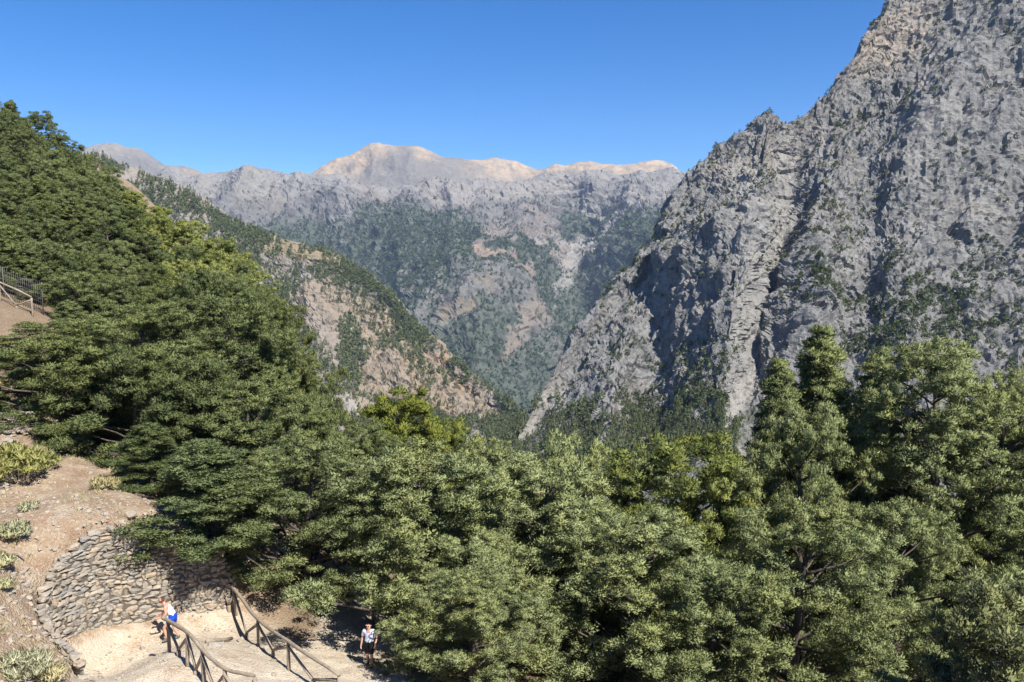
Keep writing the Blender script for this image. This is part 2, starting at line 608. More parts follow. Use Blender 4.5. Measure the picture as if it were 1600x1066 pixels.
cliffy = smooth(440, 300, py).ravel()
d = d + (strat - 0.5) * 16 * (0.25 + cliffy) + 7 * facets(p / 45.)
d = d.reshape(S.shape[:2])
fade = np.ones(S.shape[0]); fade[:85] = np.linspace(0.0, 1, 85) * 0.9 + 0.1
S = S + N * (d * fade[:, None])[..., None]
N2 = normals(S)
wx, wy = warped(px, py, S, 200., 20)
ax, ay = warped(px, py, S, 60., 7)
wx, wy = wx + ax - px, wy + ay - py
scree_lit = 0.75 * np.maximum.reduce([cap(wx, wy, 1010, 322, 960, 345, 9), cap(wx, wy, 960, 345, 905, 395, 7), cap(px + 0.4 * (wx - px), wy, 905, 390, 882, 445, 9), cap(px + 0.3 * (wx - px), wy, 882, 440, 872, 500, 4),
                           0.9 * cap(wx, wy, 905, 310, 925, 340, 9), 0.8 * cap(wx, wy, 868, 360, 895, 400, 8), 0.5 * cap(wx, wy, 540, 320, 505, 370, 9), 0.6 * cap(wx, wy, 665, 345, 650, 400, 4),
                           0.6 * cap(wx, wy, 640, 410, 605, 480, 4), 0.5 * cap(wx, wy, 700, 440, 670, 480, 3), 0.5 * cap(wx, wy, 790, 345, 800, 360, 6)])
warm = np.maximum.reduce([cap(wx, wy, 745, 385, 830, 412, 13), 0.45 * cap(wx, wy, 770, 345, 850, 345, 20), 0.5 * cap(wx, wy, 830, 475, 800, 540, 15),
                          0.5 * cap(wx, wy, 870, 375, 900, 400, 12), 0.3 * cap(wx, wy, 560, 300, 900, 285, 12)])
soil = np.maximum.reduce([0.4 * cap(wx, wy, 825, 480, 780, 560, 10), 0.9 * cap(wx, wy, 700, 490, 735, 485, 11), 0.6 * cap(wx, wy, 735, 455, 760, 470, 8), 0.3 * cap(wx, wy, 250, 300, 420, 300, 20)])
scree_lit = np.maximum(scree_lit, 0.55 * smooth(318, 285, wy))
veg = 1.25 * smooth(295, 370, wy + (wx > 560) * 10) * np.where(wx < 540, smooth(330, 420, wy + 0.25 * (wx - 300)), 1.0)
veg = np.clip(veg * (0.9 + 0.35 * fbm(S.reshape(-1, 3) / 180. + 7, 4).reshape(veg.shape)), 0, 1)
veg = veg * np.clip(1.0 - 0.28 * (d - d.mean()) / d.std(), 0.5, 1.5)
veg = np.clip(veg * (1 - 0.9 * scree_lit) * (1 - 0.95 * np.clip(warm * 1.4, 0, 1)) * (1 - 0.85 * soil), 0, 1)
cl = 1 - 0.8 * cap(wx, wy, 770, 340, 860, 345, 22)
veg *= cl
me = mesh_np('massif', S.reshape(-1, 3), grid_faces(*S.shape[:2]), False,
             dict(warm=warm.ravel(), soil=soil.ravel(), scree_lit=scree_lit.ravel(), veg=(veg * 0.9).ravel()), M['massif'])
tag(link('massif', me), 'grey wooded mountain massif closing the gorge', kind='structure')
scatter(S, N2, (veg ** 1.5 + 0.03 * (wy > 290)), 27000, (12, 20), (0.62, 0.9), 3, 2, 0.115)

# --- rocky ridge coming down from the left
crest = [(40, 270, 1500), (150, 247, 1500), (215, 268, 1480), (300, 302, 1450), (370, 345, 1430), (440, 374, 1410), (520, 398, 1400),
         (590, 434, 1380), (650, 500, 1350), (710, 562, 1320), (760, 606, 1280), (810, 645, 1220), (860, 700, 1150)]
foot = [(20, 790, 1050), (110, 790, 1050), (190, 790, 1050), (270, 790, 1050), (345, 790, 1040), (415, 790, 1030), (490, 790, 1020),
        (560, 790, 1010), (625, 790, 1000), (685, 790, 980), (735, 790, 960), (785, 790, 940), (840, 790, 920)]
ob = [0, 20, -15, 10, -10, 20, -20, 10, -12, 8, 0, 0, 0]
rows = []
for t in (0, 0.14, 0.34, 0.56, 0.78, 1.0):
    rows.append([(a[0] + (b[0] - a[0]) * t, a[1] + (b[1] - a[1]) * t, a[2] + (b[2] - a[2]) * t ** 0.9 + ob[j] * math.sin(math.pi * t))
                 for j, (a, b) in enumerate(zip(crest, foot))])
S = loft(rows, 260, 400, (60, 260, -150))
N = normals(S)
p = S.reshape(-1, 3)
px, py, _ = project(S)
down = p * (1., 0.4, 0.5)
d = 10 * ridged(down / 150., 4) + 6 * ridged(down / 55. + 8, 4) + 2.6 * facets(p / 22.) + 1.6 * facets(p / 9.) + 4 * fbm(p / 60., 4)
d = d.reshape(S.shape[:2])
face = soft_poly(*warped(px, py, S, 90., 12), [(450, 440), (500, 440), (590, 462), (640, 520), (700, 565), (752, 606), (790, 660), (720, 650), (650, 640), (600, 612), (560, 600), (545, 520), (500, 500), (450, 500)], 6)
d = d * (0.55 + 0.6 * face)
S = S + N * d[..., None]
N2 = normals(S)
wx, wy = warped(px, py, S, 80., 12)
warm = np.maximum.reduce([0.3 * face, cap(wx, wy, 685, 545, 695, 590, 11), cap(wx, wy, 715, 590, 735, 610, 12), 0.6 * cap(wx, wy, 620, 500, 600, 540, 16), 0.7 * cap(wx, wy, 640, 560, 700, 620, 30)])
soil = np.maximum.reduce([cap(wx, wy, 420, 375, 530, 412, 16), 0.5 * cap(wx, wy, 560, 600, 600, 640, 26), 0.2 * cap(wx, wy, 160, 260, 380, 400, 40), 0.3 * face])
scree_lit = np.maximum.reduce([0.8 * cap(wx, wy, 548, 500, 560, 560, 7), 0.7 * cap(wx, wy, 440, 440, 500, 430, 12), 0.8 * cap(wx, wy, 545, 620, 560, 640, 7), 0.4 * cap(wx, wy, 180, 280, 400, 420, 30)])
veg = (0.75 + 0.9 * fbm(S.reshape(-1, 3) / 110., 5).reshape(px.shape)) * np.clip(1.0 - 0.4 * (d - d.mean()) / d.std(), 0.2, 1.6)
upper = soft_poly(wx, wy, [(100, 230), (230, 270), (400, 360), (560, 430), (420, 440), (300, 420), (100, 400)], 10)
veg = veg * (1 - 0.15 * upper) * (1 - 0.84 * face) * (1 - 0.6 * cap(wx, wy, 430, 380, 525, 408, 14)) * (1 - 0.5 * cap(wx, wy, 560, 600, 600, 640, 24))
veg = np.maximum(veg, 0.6 * cap(wx, wy, 545, 500, 550, 600, 16))
veg = np.maximum(veg, 0.45 * cap(wx, wy, 640, 540, 660, 570, 12) * face)
veg = np.clip(veg, 0.02, 1)
me = mesh_np('rocky_ridge', S.reshape(-1, 3), grid_faces(*S.shape[:2]), False,
             dict(warm=warm.ravel(), soil=soil.ravel(), scree_lit=scree_lit.ravel(), veg=(np.clip(veg, 0, 1) * 0.6).ravel()), M['ridge'])
tag(link('rocky_ridge', me), 'rocky ridge with pink cliff face descending from the left', kind='structure')
scatter(S, N2, veg ** 1.5, 9500, (8, 14), (0.5, 0.72), 4, 1, 0.2)

# --- limestone cliff on the right
crest = [(690, 775, 640), (770, 716, 650), (830, 652, 690), (890, 555, 740), (960, 462, 780), (1025, 385, 810), (1075, 275, 840), (1130, 224, 840),
         (1200, 176, 825), (1240, 192, 815), (1300, 130, 835), (1365, 45, 865), (1410, -5, 880), (1600, -120, 860), (1850, -220, 820)]
foot = [(690, 810, 430), (760, 810, 425), (830, 810, 420), (895, 810, 415), (950, 810, 405), (1000, 810, 400), (1040, 810, 395), (1080, 810, 390),
        (1115, 810, 390), (1150, 810, 395), (1220, 810, 385), (1320, 810, 375), (1420, 810, 365), (1630, 810, 355), (1920, 810, 345)]
ob = [0, 0, 0, 6, -12, 14, -6, -34, -28, 32, -12, 8, -8, 8, 0]
rows = []
for t in (0, 0.1, 0.25, 0.42, 0.6, 0.8, 1.0):
    rows.append([(a[0] + (b[0] - a[0]) * t, a[1] + (b[1] - a[1]) * t, a[2] + (b[2] - a[2]) * t + ob[j] * math.sin(math.pi * min(1, t * 1.15)) - 25 * math.sin(2 * math.pi * t) * (j > 2))
                 for j, (a, b) in enumerate(zip(crest, foot))])
S = loft(rows, 510, 550, (60, 200, -140))
N = normals(S)
p = S.reshape(-1, 3)
px, py, _ = project(S)
# beds dip steeply towards lower left
e1 = np.array((-0.50, -0.38, -0.78)); e1 /= np.linalg.norm(e1)
e2 = np.cross(e1, (0.3, 1, 0.1)); e2 /= np.linalg.norm(e2)
e3 = np.cross(e1, e2)
q = np.stack([p @ e1 * 0.38, p @ e2, p @ e3], -1)
q2 = np.stack([p @ e1 * 0.6, p @ e2, p @ e3], -1)
d = 14 * ridged(q / 130., 5, 0.45) + 3 * ridged(q2 / 42. + 5, 4, 0.5) + 1.5 * facets(q2 / 17.) + 1.15 * facets(q2 / 8.) + 0.7 * facets(p / 4.) + 2.4 * fbm(p / 45., 5, 0.55)
bed = p @ np.array((0.80, 0.10, -0.59)) + 9 * fbm(p / 60., 3)
d = d + 2.2 * (np.abs((bed / 15.) % 1 - 0.5) * 2) ** 1.5 + 1.2 * (np.abs((bed / 5.7) % 1 - 0.5) * 2) + 2.0 * (np.abs(((p[:, 2] + 0.25 * p[:, 0] + 8 * fbm(p / 50. + 9, 3)) / 33.) % 1 - 0.5) * 2)
d = d.reshape(S.shape[:2])
rough = 0.45 + 0.55 * smooth(800, 900, px) * smooth(760, 640, py)
fade = np.ones(S.shape[0]); fade[:110] = np.linspace(0.3, 1, 110)
S = S + N * (d * rough * fade[:, None])[..., None]
N2 = normals(S)
wx, wy = warped(px, py, S, 50., 12)
warm = np.maximum.reduce([0.6 * cap(wx, wy, 1420, 30, 1370, 70, 40), 0.3 * cap(wx, wy, 1130, 260, 1200, 230, 30), 0.25 * cap(wx, wy, 1000, 640, 1100, 640, 50)])
soil = 0.4 * cap(wx, wy, 760, 665, 800, 650, 18)
scree_lit = np.maximum.reduce([0.6 * cap(wx, wy, 870, 610, 835, 660, 9), 0.7 * cap(wx, wy, 835, 655, 815, 700, 7), 0.6 * cap(wx, wy, 940, 690, 980, 640, 12), 0.8 * cap(px, py, 1238, 200, 1213, 440, 9),
                           cap(px, py, 1213, 430, 1185, 570, 9), cap(px, py, 1190, 555, 1140, 690, 7), 0.6 * cap(wx, wy, 1165, 280, 1190, 520, 36), 0.4 * cap(wx, wy, 1480, 170, 1440, 260, 25), 0.35 * cap(wx, wy, 1450, 330, 1330, 400, 20)])  # real scree, plus the sunlit gully and its right-facing flank painted pale
veg = 0.75 * smooth(560, 690, wy) * smooth(820, 900, wx) + 0.95 * soft_poly(wx, wy, [(690, 700), (760, 650), (800, 620), (850, 610), (820, 660), (790, 720), (790, 780), (690, 780)], 5)
veg += 0.42 * cap(wx, wy, 1560, 470, 1330, 640, 90) + 0.30 * cap(wx, wy, 1280, 420, 1460, 440, 60) + 0.40 * cap(wx, wy, 1140, 330, 1210, 270, 12) + 0.35 * cap(wx, wy, 960, 450, 1060, 350, 14) + 0.10
veg += 0.3 * cap(wx, wy, 1120, 560, 1000, 620, 40)
veg = veg * np.clip(0.85 + 1.1 * fbm(S.reshape(-1, 3) / 30., 4).reshape(px.shape), 0, 2) * (1 - scree_lit)
veg = np.clip(veg, 0, 1)
me = mesh_np('limestone_cliff', S.reshape(-1, 3), grid_faces(*S.shape[:2]), False,
             dict(warm=warm.ravel(), soil=soil.ravel(), scree_lit=scree_lit.ravel(), veg=(veg * 0.6).ravel()), M['cliff'])
tag(link('limestone_cliff', me), 'steep grey limestone cliff filling the right side', kind='structure')
low = smooth(600, 700, wy)
scatter(S, N2, veg ** 1.4 * (1 - 0.7 * low), 5200, (2.2, 5.5), (0.8, 1.15), 5, 0)
scatter(S, N2, (veg * low) ** 1.2 + 1e-4, 2000, (6, 11), (0.5, 0.7), 6, 0)

# --- gorge bottom: one dark sheet under everything
V = []
xs = np.linspace(-9000, 9000, 60); ys = np.linspace(130, 7600, 60)
XX, YY = np.meshgrid(xs, ys)
ZZ = -170 - 0.19 * np.minimum(YY, 3000) + 12 * np.sin(XX / 300.) * np.cos(YY / 410.)
G0 = np.stack([XX, YY, ZZ], -1)
me = mesh_np('gorge_floor', G0.reshape(-1, 3), grid_faces(60, 60)[:, ::-1], True, dict(warm=np.zeros(3600), soil=np.full(3600, .3), scree_lit=np.zeros(3600), veg=np.full(3600, .6)), M['massif'])
tag(link('gorge_floor', me), 'wooded bottom of the gorge', kind='structure')

# --- far trees: 300 that show largest are things, the rest is one forest
def tmpl(seed, nt, wide=0.30, sz=0.22, rnd=0.75):
    rs = np.random.RandomState(seed)
    T = []
    for k in range(nt):
        h = rs.uniform(0.08, 1.0) ** 0.85
        r = wide * 1.05 * ((1 - h) ** rnd * 0.95 + 0.05) * rs.uniform(0.45, 1.1) * min(1, 0.55 + h * 2.5)
        a = rs.uniform(0, 2 * math.pi)
        c = np.array((r * math.cos(a), r * math.sin(a), h))
        e = rs.normal(size=(3, 3)) * sz * 0.55 * (1.15 - 0.6 * h)
        e -= e.mean(0)
        T.append(c + e)
    return np.array(T)        # nt,3,3

def forest(name, P, h, w, mat, nt, label, seed, sz=0.24):
    tm = [tmpl(seed * 50 + k, nt, 0.5, sz) for k in range(7)]
    rs = np.random.RandomState(seed)
    a = rs.uniform(0, 2 * math.pi, len(P))
    A = np.stack([tm[k] for k in rs.randint(0, 7, len(P))])      # n,nt,3,3
    ca, sa = np.cos(a)[:, None, None], np.sin(a)[:, None, None]
    x = (A[..., 0] * ca - A[..., 1] * sa) * w[:, None, None] + P[:, 0][:, None, None]
    y = (A[..., 0] * sa + A[..., 1] * ca) * w[:, None, None] + P[:, 1][:, None, None]
    z = A[..., 2] * h[:, None, None] + P[:, 2][:, None, None] - 0.06 * h[:, None, None]
    V = np.stack([x, y, z], -1).reshape(-1, 3)
    me = mesh_np(name, V, np.arange(len(V)).reshape(-1, 3), False, None, mat)
    return tag(link(name, me), label, kind='stuff')

cand = []
for P, h, w, cls in FAR:
    px, py, dd = project(P)
    vis = (px > 0) & (px < 1600) & (py > 0) & (py < np.interp(px, FORE[:, 0], FORE[:, 1]) - 4)
    cand.append(np.where(vis, h / dd, 0))
allc = np.concatenate(cand)
cut = np.sort(allc)[-300]
far_meshes = []
for k in range(8):
    T = tmpl(900 + k, 130, 0.5, 0.13)
    crown = mesh_np('far_crown', T.reshape(-1, 3), np.arange(len(T) * 3).reshape(-1, 3), False, None, M['leaf_far'])
    g = Geo()
    g.tube([(0, 0, -0.08), (0.01, 0, 0.4), (0, 0.01, 0.85)], [0.035, 0.025, 0.008], 5)
    far_meshes.append((crown, g.mesh('far_trunk', M['bark'])))
rnd = random.Random(5)
for (P, h, w, cls), c in zip(FAR, cand):
    pick = c >= cut
    rest = ~pick
    forest('forest_on_%s' % ('cliff', 'ridge', 'massif')[cls], P[rest], h[rest], w[rest], M['leaf_far_blue' if cls == 2 else 'leaf_far'],
           (22, 22, 12)[cls], ('scrub and small trees dotted over the grey cliff', 'wood of small conifers covering the rocky ridge',
                               'dense blue green forest on the distant massif')[cls], 11 + cls + len(P) % 7, (0.34, 0.34, 0.44)[cls])
    for Pk, hk, wk in zip(P[pick], h[pick], w[pick]):
        t = empty('conifer_tree', Pk, ('small dark conifer on the lower slope of the grey limestone cliff', 'small dark conifer on the rocky ridge beyond the left hillside', 'tiny conifer on the distant massif')[cls], 'tree', ('conifers at the cliff foot', 'conifers on the rocky ridge', 'conifers on the massif')[cls], rnd.uniform(0, 6.28))
        cm, tm_ = far_meshes[rnd.randrange(8)]
        a = link('crown', cm, t); b = link('trunk', tm_, t)
        t.scale = (wk, wk, hk)
# ------------------------------------------------------------------ near ground (one sheet with a terrace step at the stone wall)
def rbf_fit(pts):
    P = np.array(pts, float)
    X = P[:, :2]
    r = np.hypot(X[:, None, 0] - X[None, :, 0], X[:, None, 1] - X[None, :, 1])
    n = len(P)
    A = np.zeros((n + 3, n + 3))
    A[:n, :n] = np.sqrt(r * r + 4.0)
    A[:n, n:] = np.c_[np.ones(n), X]
    A[n:, :n] = A[:n, n:].T
    w = np.linalg.solve(A, np.r_[P[:, 2], 0, 0, 0])
    return X, w

def rbf_eval(fit, x, y):
    X, w = fit
    x = np.asarray(x, float); y = np.asarray(y, float)
    r = w[-3] + w[-2] * x + w[-1] * y
    for k in range(len(X)):
        r = r + w[k] * np.sqrt((x - X[k, 0]) ** 2 + (y - X[k, 1]) ** 2 + 4.0)
    return r

def pz(px, py, z):
    return tuple(float(c) for c in atz(px, py, z))

common = [(0, 0, -1.8), (0, 4, -6), (0, 12, -11.8), (-10, -2, -1.5), (-9, 10, -8.8), (-25, 0, -1), (-25, 10, -6), (-22, 20, -9.3), (-11, 18, -11.8), (12, 0, -2), (12, 8, -9), (40, 0, -6),
          pz(0, 900, -10.3), pz(0, 1000, -11.0), pz(0, 800, -9.9), pz(0, 700, -9.0), pz(170, 760, -10.0), pz(100, 720, -9.6), (-28, 43, -7.0), (-25, 46, -8.2),
          (-12.5, 22, -12.8), (-8.2, 34.5, -14.6), (-6, 40, -17.5),
          (-32, 50, -3.2), (-51, 80, 4), (-72, 110, 11), (-59, 105, 7), (-39, 80, 3.0), (-30, 80, -4), (-22.5, 70, -11), (-15.4, 60, -16), (-11, 52, -19), (-33.8, 60, -3.0), (-60, 50, 2), (-60, 30, -1),
          (-40, 30, -4.5), (-40, 15, -4), (-110, 50, 15), (-110, 110, 25), (-80, 170, 15), (-50, 130, 0), (-30, 110, -18), (-15, 90, -34), (-40, 170, -34), (-110, 170, 20), (-110, 0, 5),
          (5, 25, -15.5), (15, 25, -16.2), (25, 18, -15), (40, 25, -18.5), (0, 36, -18.5), (10, 40, -21), (25, 40, -21.5), (40, 45, -25), (0, 50, -26), (20, 60, -32), (0, 70, -36), (60, 60, -38), (-2, 90, -46), (30, 90, -52),
          (0, 130, -85), (60, 130, -95), (110, 100, -80), (110, 30, -38), (110, 170, -140), (0, 170, -130)]
plan = [(-11.1, 31.1), (-11.6, 30.7), (-12.2, 30.2), (-13.6, 29.3), (-14.9, 28.4), (-15.65, 27.2), (-15.8, 25.9), (-14.95, 24.7), (-13.4, 23.7)]
rimz = [-12.9, -11.8, -11.0, -10.65, -10.0, -10.45, -11.4, -11.95, -12.65]
basez = [-14.05, -14.0, -13.9, -13.75, -13.6, -13.45, -13.3, -13.15, -13.05]
low_pts = [(x, y, z) for (x, y), z in zip(plan, basez)] + [pz(275, 1012, -13.4), pz(200, 1055, -13.1), pz(350, 1000, -13.8), pz(430, 1040, -14.0), pz(375, 945, -14.1), pz(575, 1045, -14.9), pz(590, 985, -15.7), pz(480, 990, -15.0)]
up_pts = [(x, y, z) for (x, y), z in zip(plan, rimz)]
FL = rbf_fit(common + low_pts)
FU = rbf_fit(common + up_pts)
step_line = [(-6, 40), (-8.4, 34.2)] + plan + [(-12.5, 22), (-11, 18), (-8, 8), (-6, -5)]
up_poly = step_line + [(-300, -5), (-300, 400), (-6, 400)]

def shifted(poly_line, d):
    out = []
    for k in range(len(poly_line)):
        a = Vector(poly_line[max(k - 1, 0)]); b = Vector(poly_line[min(k + 1, len(poly_line) - 1)])
        t = (b - a).normalized()
        out.append((poly_line[k][0] + t.y * d, poly_line[k][1] - t.x * d))
    return out
# the uphill side lies to the right-hand side of the line direction reversed: push the step behind the stones
step_in = shifted(step_line, -0.32)
test = Vector(step_in[5]) - Vector(step_line[5])
if test.x > 0:
    step_in = shifted(step_line, 0.32)
up_poly = step_in + [(-300, -5), (-300, 400), (-6, 400)]

def ground_z(x, y, rough_=True):
    x = np.atleast_1d(np.asarray(x, float)); y = np.atleast_1d(np.asarray(y, float))
    z = np.where(inpoly(x, y, up_poly), rbf_eval(FU, x, y), rbf_eval(FL, x, y))
    if rough_:
        p = np.stack([x, y, 0 * x], -1).reshape(-1, 3)
        z = z + (0.22 * fbm(p / 5., 3) + 0.05 * fbm(p / 0.7, 3)).reshape(x.shape) * smooth(14, 20, y + 0.3 * np.abs(x))
    return z

def gz(x, y):
    return float(ground_z([x], [y])[0])

def lines(a, segs):
    out = [a]
    for b, st in segs:
        n = max(1, int(round((b - out[-1]) / st)))
        out += list(np.linspace(out[-1], b, n + 1)[1:])
    return np.array(out)
xs = lines(-115, [(-45, 2.0), (-22, 0.6), (-3, 0.13), (12, 0.6), (115, 2.5)])
ys = lines(-6, [(18, 1.0), (38, 0.13), (60, 0.6), (190, 2.5)])
XX, YY = np.meshgrid(xs, ys)
ZZ = ground_z(XX.ravel(), YY.ravel()).reshape(XX.shape)
litter = smooth(-12, -8, XX + 0 * YY) * 0.85
litter = np.maximum(litter, smooth(37, 41, YY) * 0.8 * smooth(-33, -28, XX + 0.1 * YY))
litter = np.where((XX < -30) & (YY > 60), 0.25, litter)
pcap = [pz(*q)[:2] for q in ((170, 1060, -13), (230, 1000, -13.4), (330, 985, -13.8), (450, 1030, -14.1), (580, 1030, -15), (600, 960, -16))]
dust = np.zeros(XX.shape)
for (ax_, ay_), (bx_, by_) in zip(pcap[:-1], pcap[1:]):
    dust = np.maximum(dust, cap(XX, YY, ax_, ay_, bx_, by_, 2.6, 0.5))
dust = np.where(inpoly(XX, YY, up_poly), 0.25, dust)
litter = litter * (1 - 0.8 * dust)
me = mesh_np('ground', np.stack([XX, YY, ZZ], -1).reshape(-1, 3), grid_faces(*XX.shape)[:, ::-1], True, dict(litter=litter.ravel(), dust=dust.ravel()), M['ground'])
tag(link('ground', me), 'stony reddish earth of the hillside', kind='structure')

# path: a trodden strip a little above the earth
pp = [pz(*a) for a in ((120, 1120, -12.8), (140, 1045, -13.1), (150, 995, -13.4), (185, 974, -13.5), (260, 960, -13.6), (330, 950, -13.9), (368, 962, -14.0), (420, 1000, -14.2), (470, 1010, -14.6), (520, 960, -15.4), (560, 930, -16.2), (640, 930, -16.6), (650, 1000, -15.8), (640, 1080, -15.0), (560, 1130, -14.3), (300, 1140, -13.2))]
poly = [(a[0], a[1]) for a in pp]
xs = np.arange(-18, -2, 0.11); ys = np.arange(18, 38, 0.11)
PX, PY = np.meshgrid(xs, ys)
pts = np.stack([PX, PY, 0 * PX], -1).reshape(-1, 3)
jx = PX + 0.35 * fbm(pts / 0.8, 3).reshape(PX.shape); jy = PY + 0.35 * fbm(pts / 0.8 + 40, 3).reshape(PX.shape)
inside = inpoly(jx, jy, poly) & ~inpoly(PX, PY, up_poly)
PZ = ground_z(PX.ravel(), PY.ravel()).reshape(PX.shape) + 0.035
F = grid_faces(*PX.shape)[:, ::-1]
ok = inside.ravel()[F].all(1)
F = F[ok]
used = np.unique(F)
remap = np.full(PX.size, -1); remap[used] = np.arange(len(used))
me = mesh_np('path', np.stack([PX, PY, PZ], -1).reshape(-1, 3)[used], remap[F], True, None, M['path'])
tag(link('path', me), 'pale dusty hiking path at the hairpin', kind='structure')

# ------------------------------------------------------------------ stones
def rock_mesh(name, seed, flat=1.0):
    rs = np.random.RandomState(seed)
    # rounded irregular block: subdivided cube pushed to a superellipsoid, then chipped by planes
    V, F = [], []
    n = 3
    idx = {}
    def vid(p):
        k = tuple(np.round(p, 4))
        if k not in idx:
            idx[k] = len(V); V.append(np.array(p, float))
        return idx[k]
    for ax in range(3):
        for s in (-1, 1):
            for i in range(n - 1):
                for j in range(n - 1):
                    q = []
                    for (a, b) in ((0, 0), (1, 0), (1, 1), (0, 1)):
                        p = [0, 0, 0]
                        p[ax] = s
                        p[(ax + 1) % 3] = -1 + 2 * (i + a) / (n - 1)
                        p[(ax + 2) % 3] = -1 + 2 * (j + b) / (n - 1)
                        q.append(vid(p))
                    F.append(q if s > 0 else q[::-1])
    V = np.array(V)
    r = (np.abs(V) ** 5.0).sum(1) ** (1 / 5.0)
    V = V / r[:, None]
    for k in range(7):
        d = rs.normal(size=3); d /= np.linalg.norm(d)
        lim = rs.uniform(0.66, 0.95)
        o = V @ d - lim
        V -= np.where(o > 0, o, 0)[:, None] * d
    V += rs.normal(size=V.shape) * 0.07
    V *= 0.5
    T = []
    for q in F:
        T += [(q[0], q[1], q[2]), (q[0], q[2], q[3])]
    return V, np.array(T)
ROCKS = [rock_mesh('stone', 300 + k) for k in range(18)]
PEBS = []
for k in range(8):
    rs_ = np.random.RandomState(800 + k)
    c_ = np.array([(x, y, z) for x in (-1, 1) for y in (-1, 1) for z in (-1, 1)], float) * 0.42 + rs_.normal(size=(8, 3)) * 0.13
    PEBS.append((c_, np.array([(0, 1, 3), (0, 3, 2), (4, 6, 7), (4, 7, 5), (0, 4, 5), (0, 5, 1), (2, 3, 7), (2, 7, 6), (0, 2, 6), (0, 6, 4), (1, 5, 7), (1, 7, 3)])))
ROCK_ME = [mesh_np('stone', v, f, False, None, M['stone']) for v, f in ROCKS]

# dry stone retaining wall round the hairpin
wl = cr(np.array([(x, y, b, t) for (x, y), b, t in zip(plan, basez, rimz)]), 400, 0)
ds = np.r_[0, np.cumsum(np.hypot(np.diff(wl[:, 0]), np.diff(wl[:, 1])))]
LEN = ds[-1]
def wall_at(s):
    return [float(np.interp(s, ds, wl[:, k])) for k in range(4)]
def wall_frame(s):
    a = wall_at(max(0, s - 0.1)); b = wall_at(min(LEN, s + 0.1))
    t = Vector((b[0] - a[0], b[1] - a[1], 0)).normalized()
    nrm = Vector((-t.y, t.x, 0))
    if nrm.dot(Vector((-12.5 - a[0], 27 - a[1], 0))) < 0:
        nrm = -nrm
    return t, nrm
wb = wall_at(LEN * 0.35)
wall = empty('stone_wall', (wb[0], wb[1], wb[2]), 'curved dry stone retaining wall round the path hairpin', 'wall')
wo_inv = Vector(wall.location)
g = Geo()
cols = 90
for k in range(cols):
    s = LEN * 0.9 * k / (cols - 1)
    x, y, zb, zt = wall_at(s)
    t, nr = wall_frame(s)
    for off, z in ((0.0, zb - 0.4), (-0.02, zt - 0.14), (-0.6, zt - 0.14), (-0.6, zb - 0.4)):
        g.v.append(tuple(Vector((x, y, z)) + nr * off - wo_inv))
for k in range(cols - 1):
    for j in range(3):
        a = k * 4 + j
        g.f.append((a, a + 1, a + 5, a + 4))
g.f.append((0, 1, 2, 3)); g.f.append(tuple((cols - 1) * 4 + j for j in (3, 2, 1, 0)))
mort = plain('wall_earth_core', (0.12, 0.10, 0.08), 0.95, 0.3)
link('core', g.mesh('core', mort, False), wall)
rnd = random.Random(21)
stones = []
dv = 0.0
row = 0
while dv < 3.8:
    hgt = rnd.choice((0.11, 0.13, 0.15, 0.18, 0.21))
    s = rnd.uniform(0, 0.2)
    while s < LEN:
        w = rnd.choice((0.14, 0.2, 0.26, 0.33, 0.44)) * rnd.uniform(0.8, 1.2)
        x, y, zb, zt = wall_at(min(LEN, s + w / 2))
        zc = zb - 0.1 + dv + hgt / 2 + rnd.uniform(-0.035, 0.035)
        if zc + hgt * 0.2 < zt:
            stones.append((s + w / 2, zc, w * 1.16, hgt * rnd.uniform(1.1, 1.5)))
        s += w
    dv += hgt * 0.97
# coping stones along the rim, larger and looser
s = 0.1
while s < LEN:
    w = rnd.uniform(0.22, 0.46)
    x, y, zb, zt = wall_at(min(LEN, s + w / 2))
    stones.append((s + w / 2, zt + rnd.uniform(-0.05, 0.05), w * 1.05, rnd.uniform(0.16, 0.26)))
    s += w * 0.95
info = []
for (s, zc, w, h) in stones:
    x, y, zb, zt = wall_at(min(LEN, s))
    t, nr = wall_frame(s)
    nz = (zc - zb) / max(0.3, zt - zb)
    depth = rnd.uniform(0.26, 0.36)
    pos = Vector((x, y, zc)) + nr * (0.07 - depth / 2 + rnd.uniform(-0.03, 0.05))
    up = (Vector((0, 0, 1)) + t * rnd.uniform(-0.16, 0.16)).normalized()
    tt = up.cross(nr).normalized(); up = nr.cross(tt)
    Mx = Matrix((tt * w, nr * depth, up * h)).transposed()
    if abs(tt.cross(nr).dot(up) - 1) > 0.5:
        Mx = Matrix((-tt * w, nr * depth, up * h)).transposed()
    px_, py_, d_ = project(np.array(pos))
    area = w * h / float(d_) ** 2
    vis = nr.dot(-pos) > 0 and -20 < px_ < 1620 and py_ < 1090 and not (px_ > 345)
    info.append((area if vis else area * 1e-3, pos, Mx, rnd.randrange(18)))
info.sort(key=lambda q: -q[0])
for k, (a, pos, Mx, r) in enumerate(info[:300]):
    o = link('stone', ROCK_ME[r], wall)
    o.matrix_local = Matrix.Translation(pos - wo_inv) @ Mx.to_4x4()
VV, FF = [], []
for (a, pos, Mx, r) in info[300:]:
    v, f = ROCKS[r]
    m3 = np.array(Mx)
    FF.append(f + sum(len(q) for q in VV))
    VV.append(v @ m3.T + np.array(pos - wo_inv))
me = mesh_np('small_stones', np.concatenate(VV), np.concatenate(FF), False, None, M['stone'])
tag(link('small_stones', me, wall), kind='stuff')

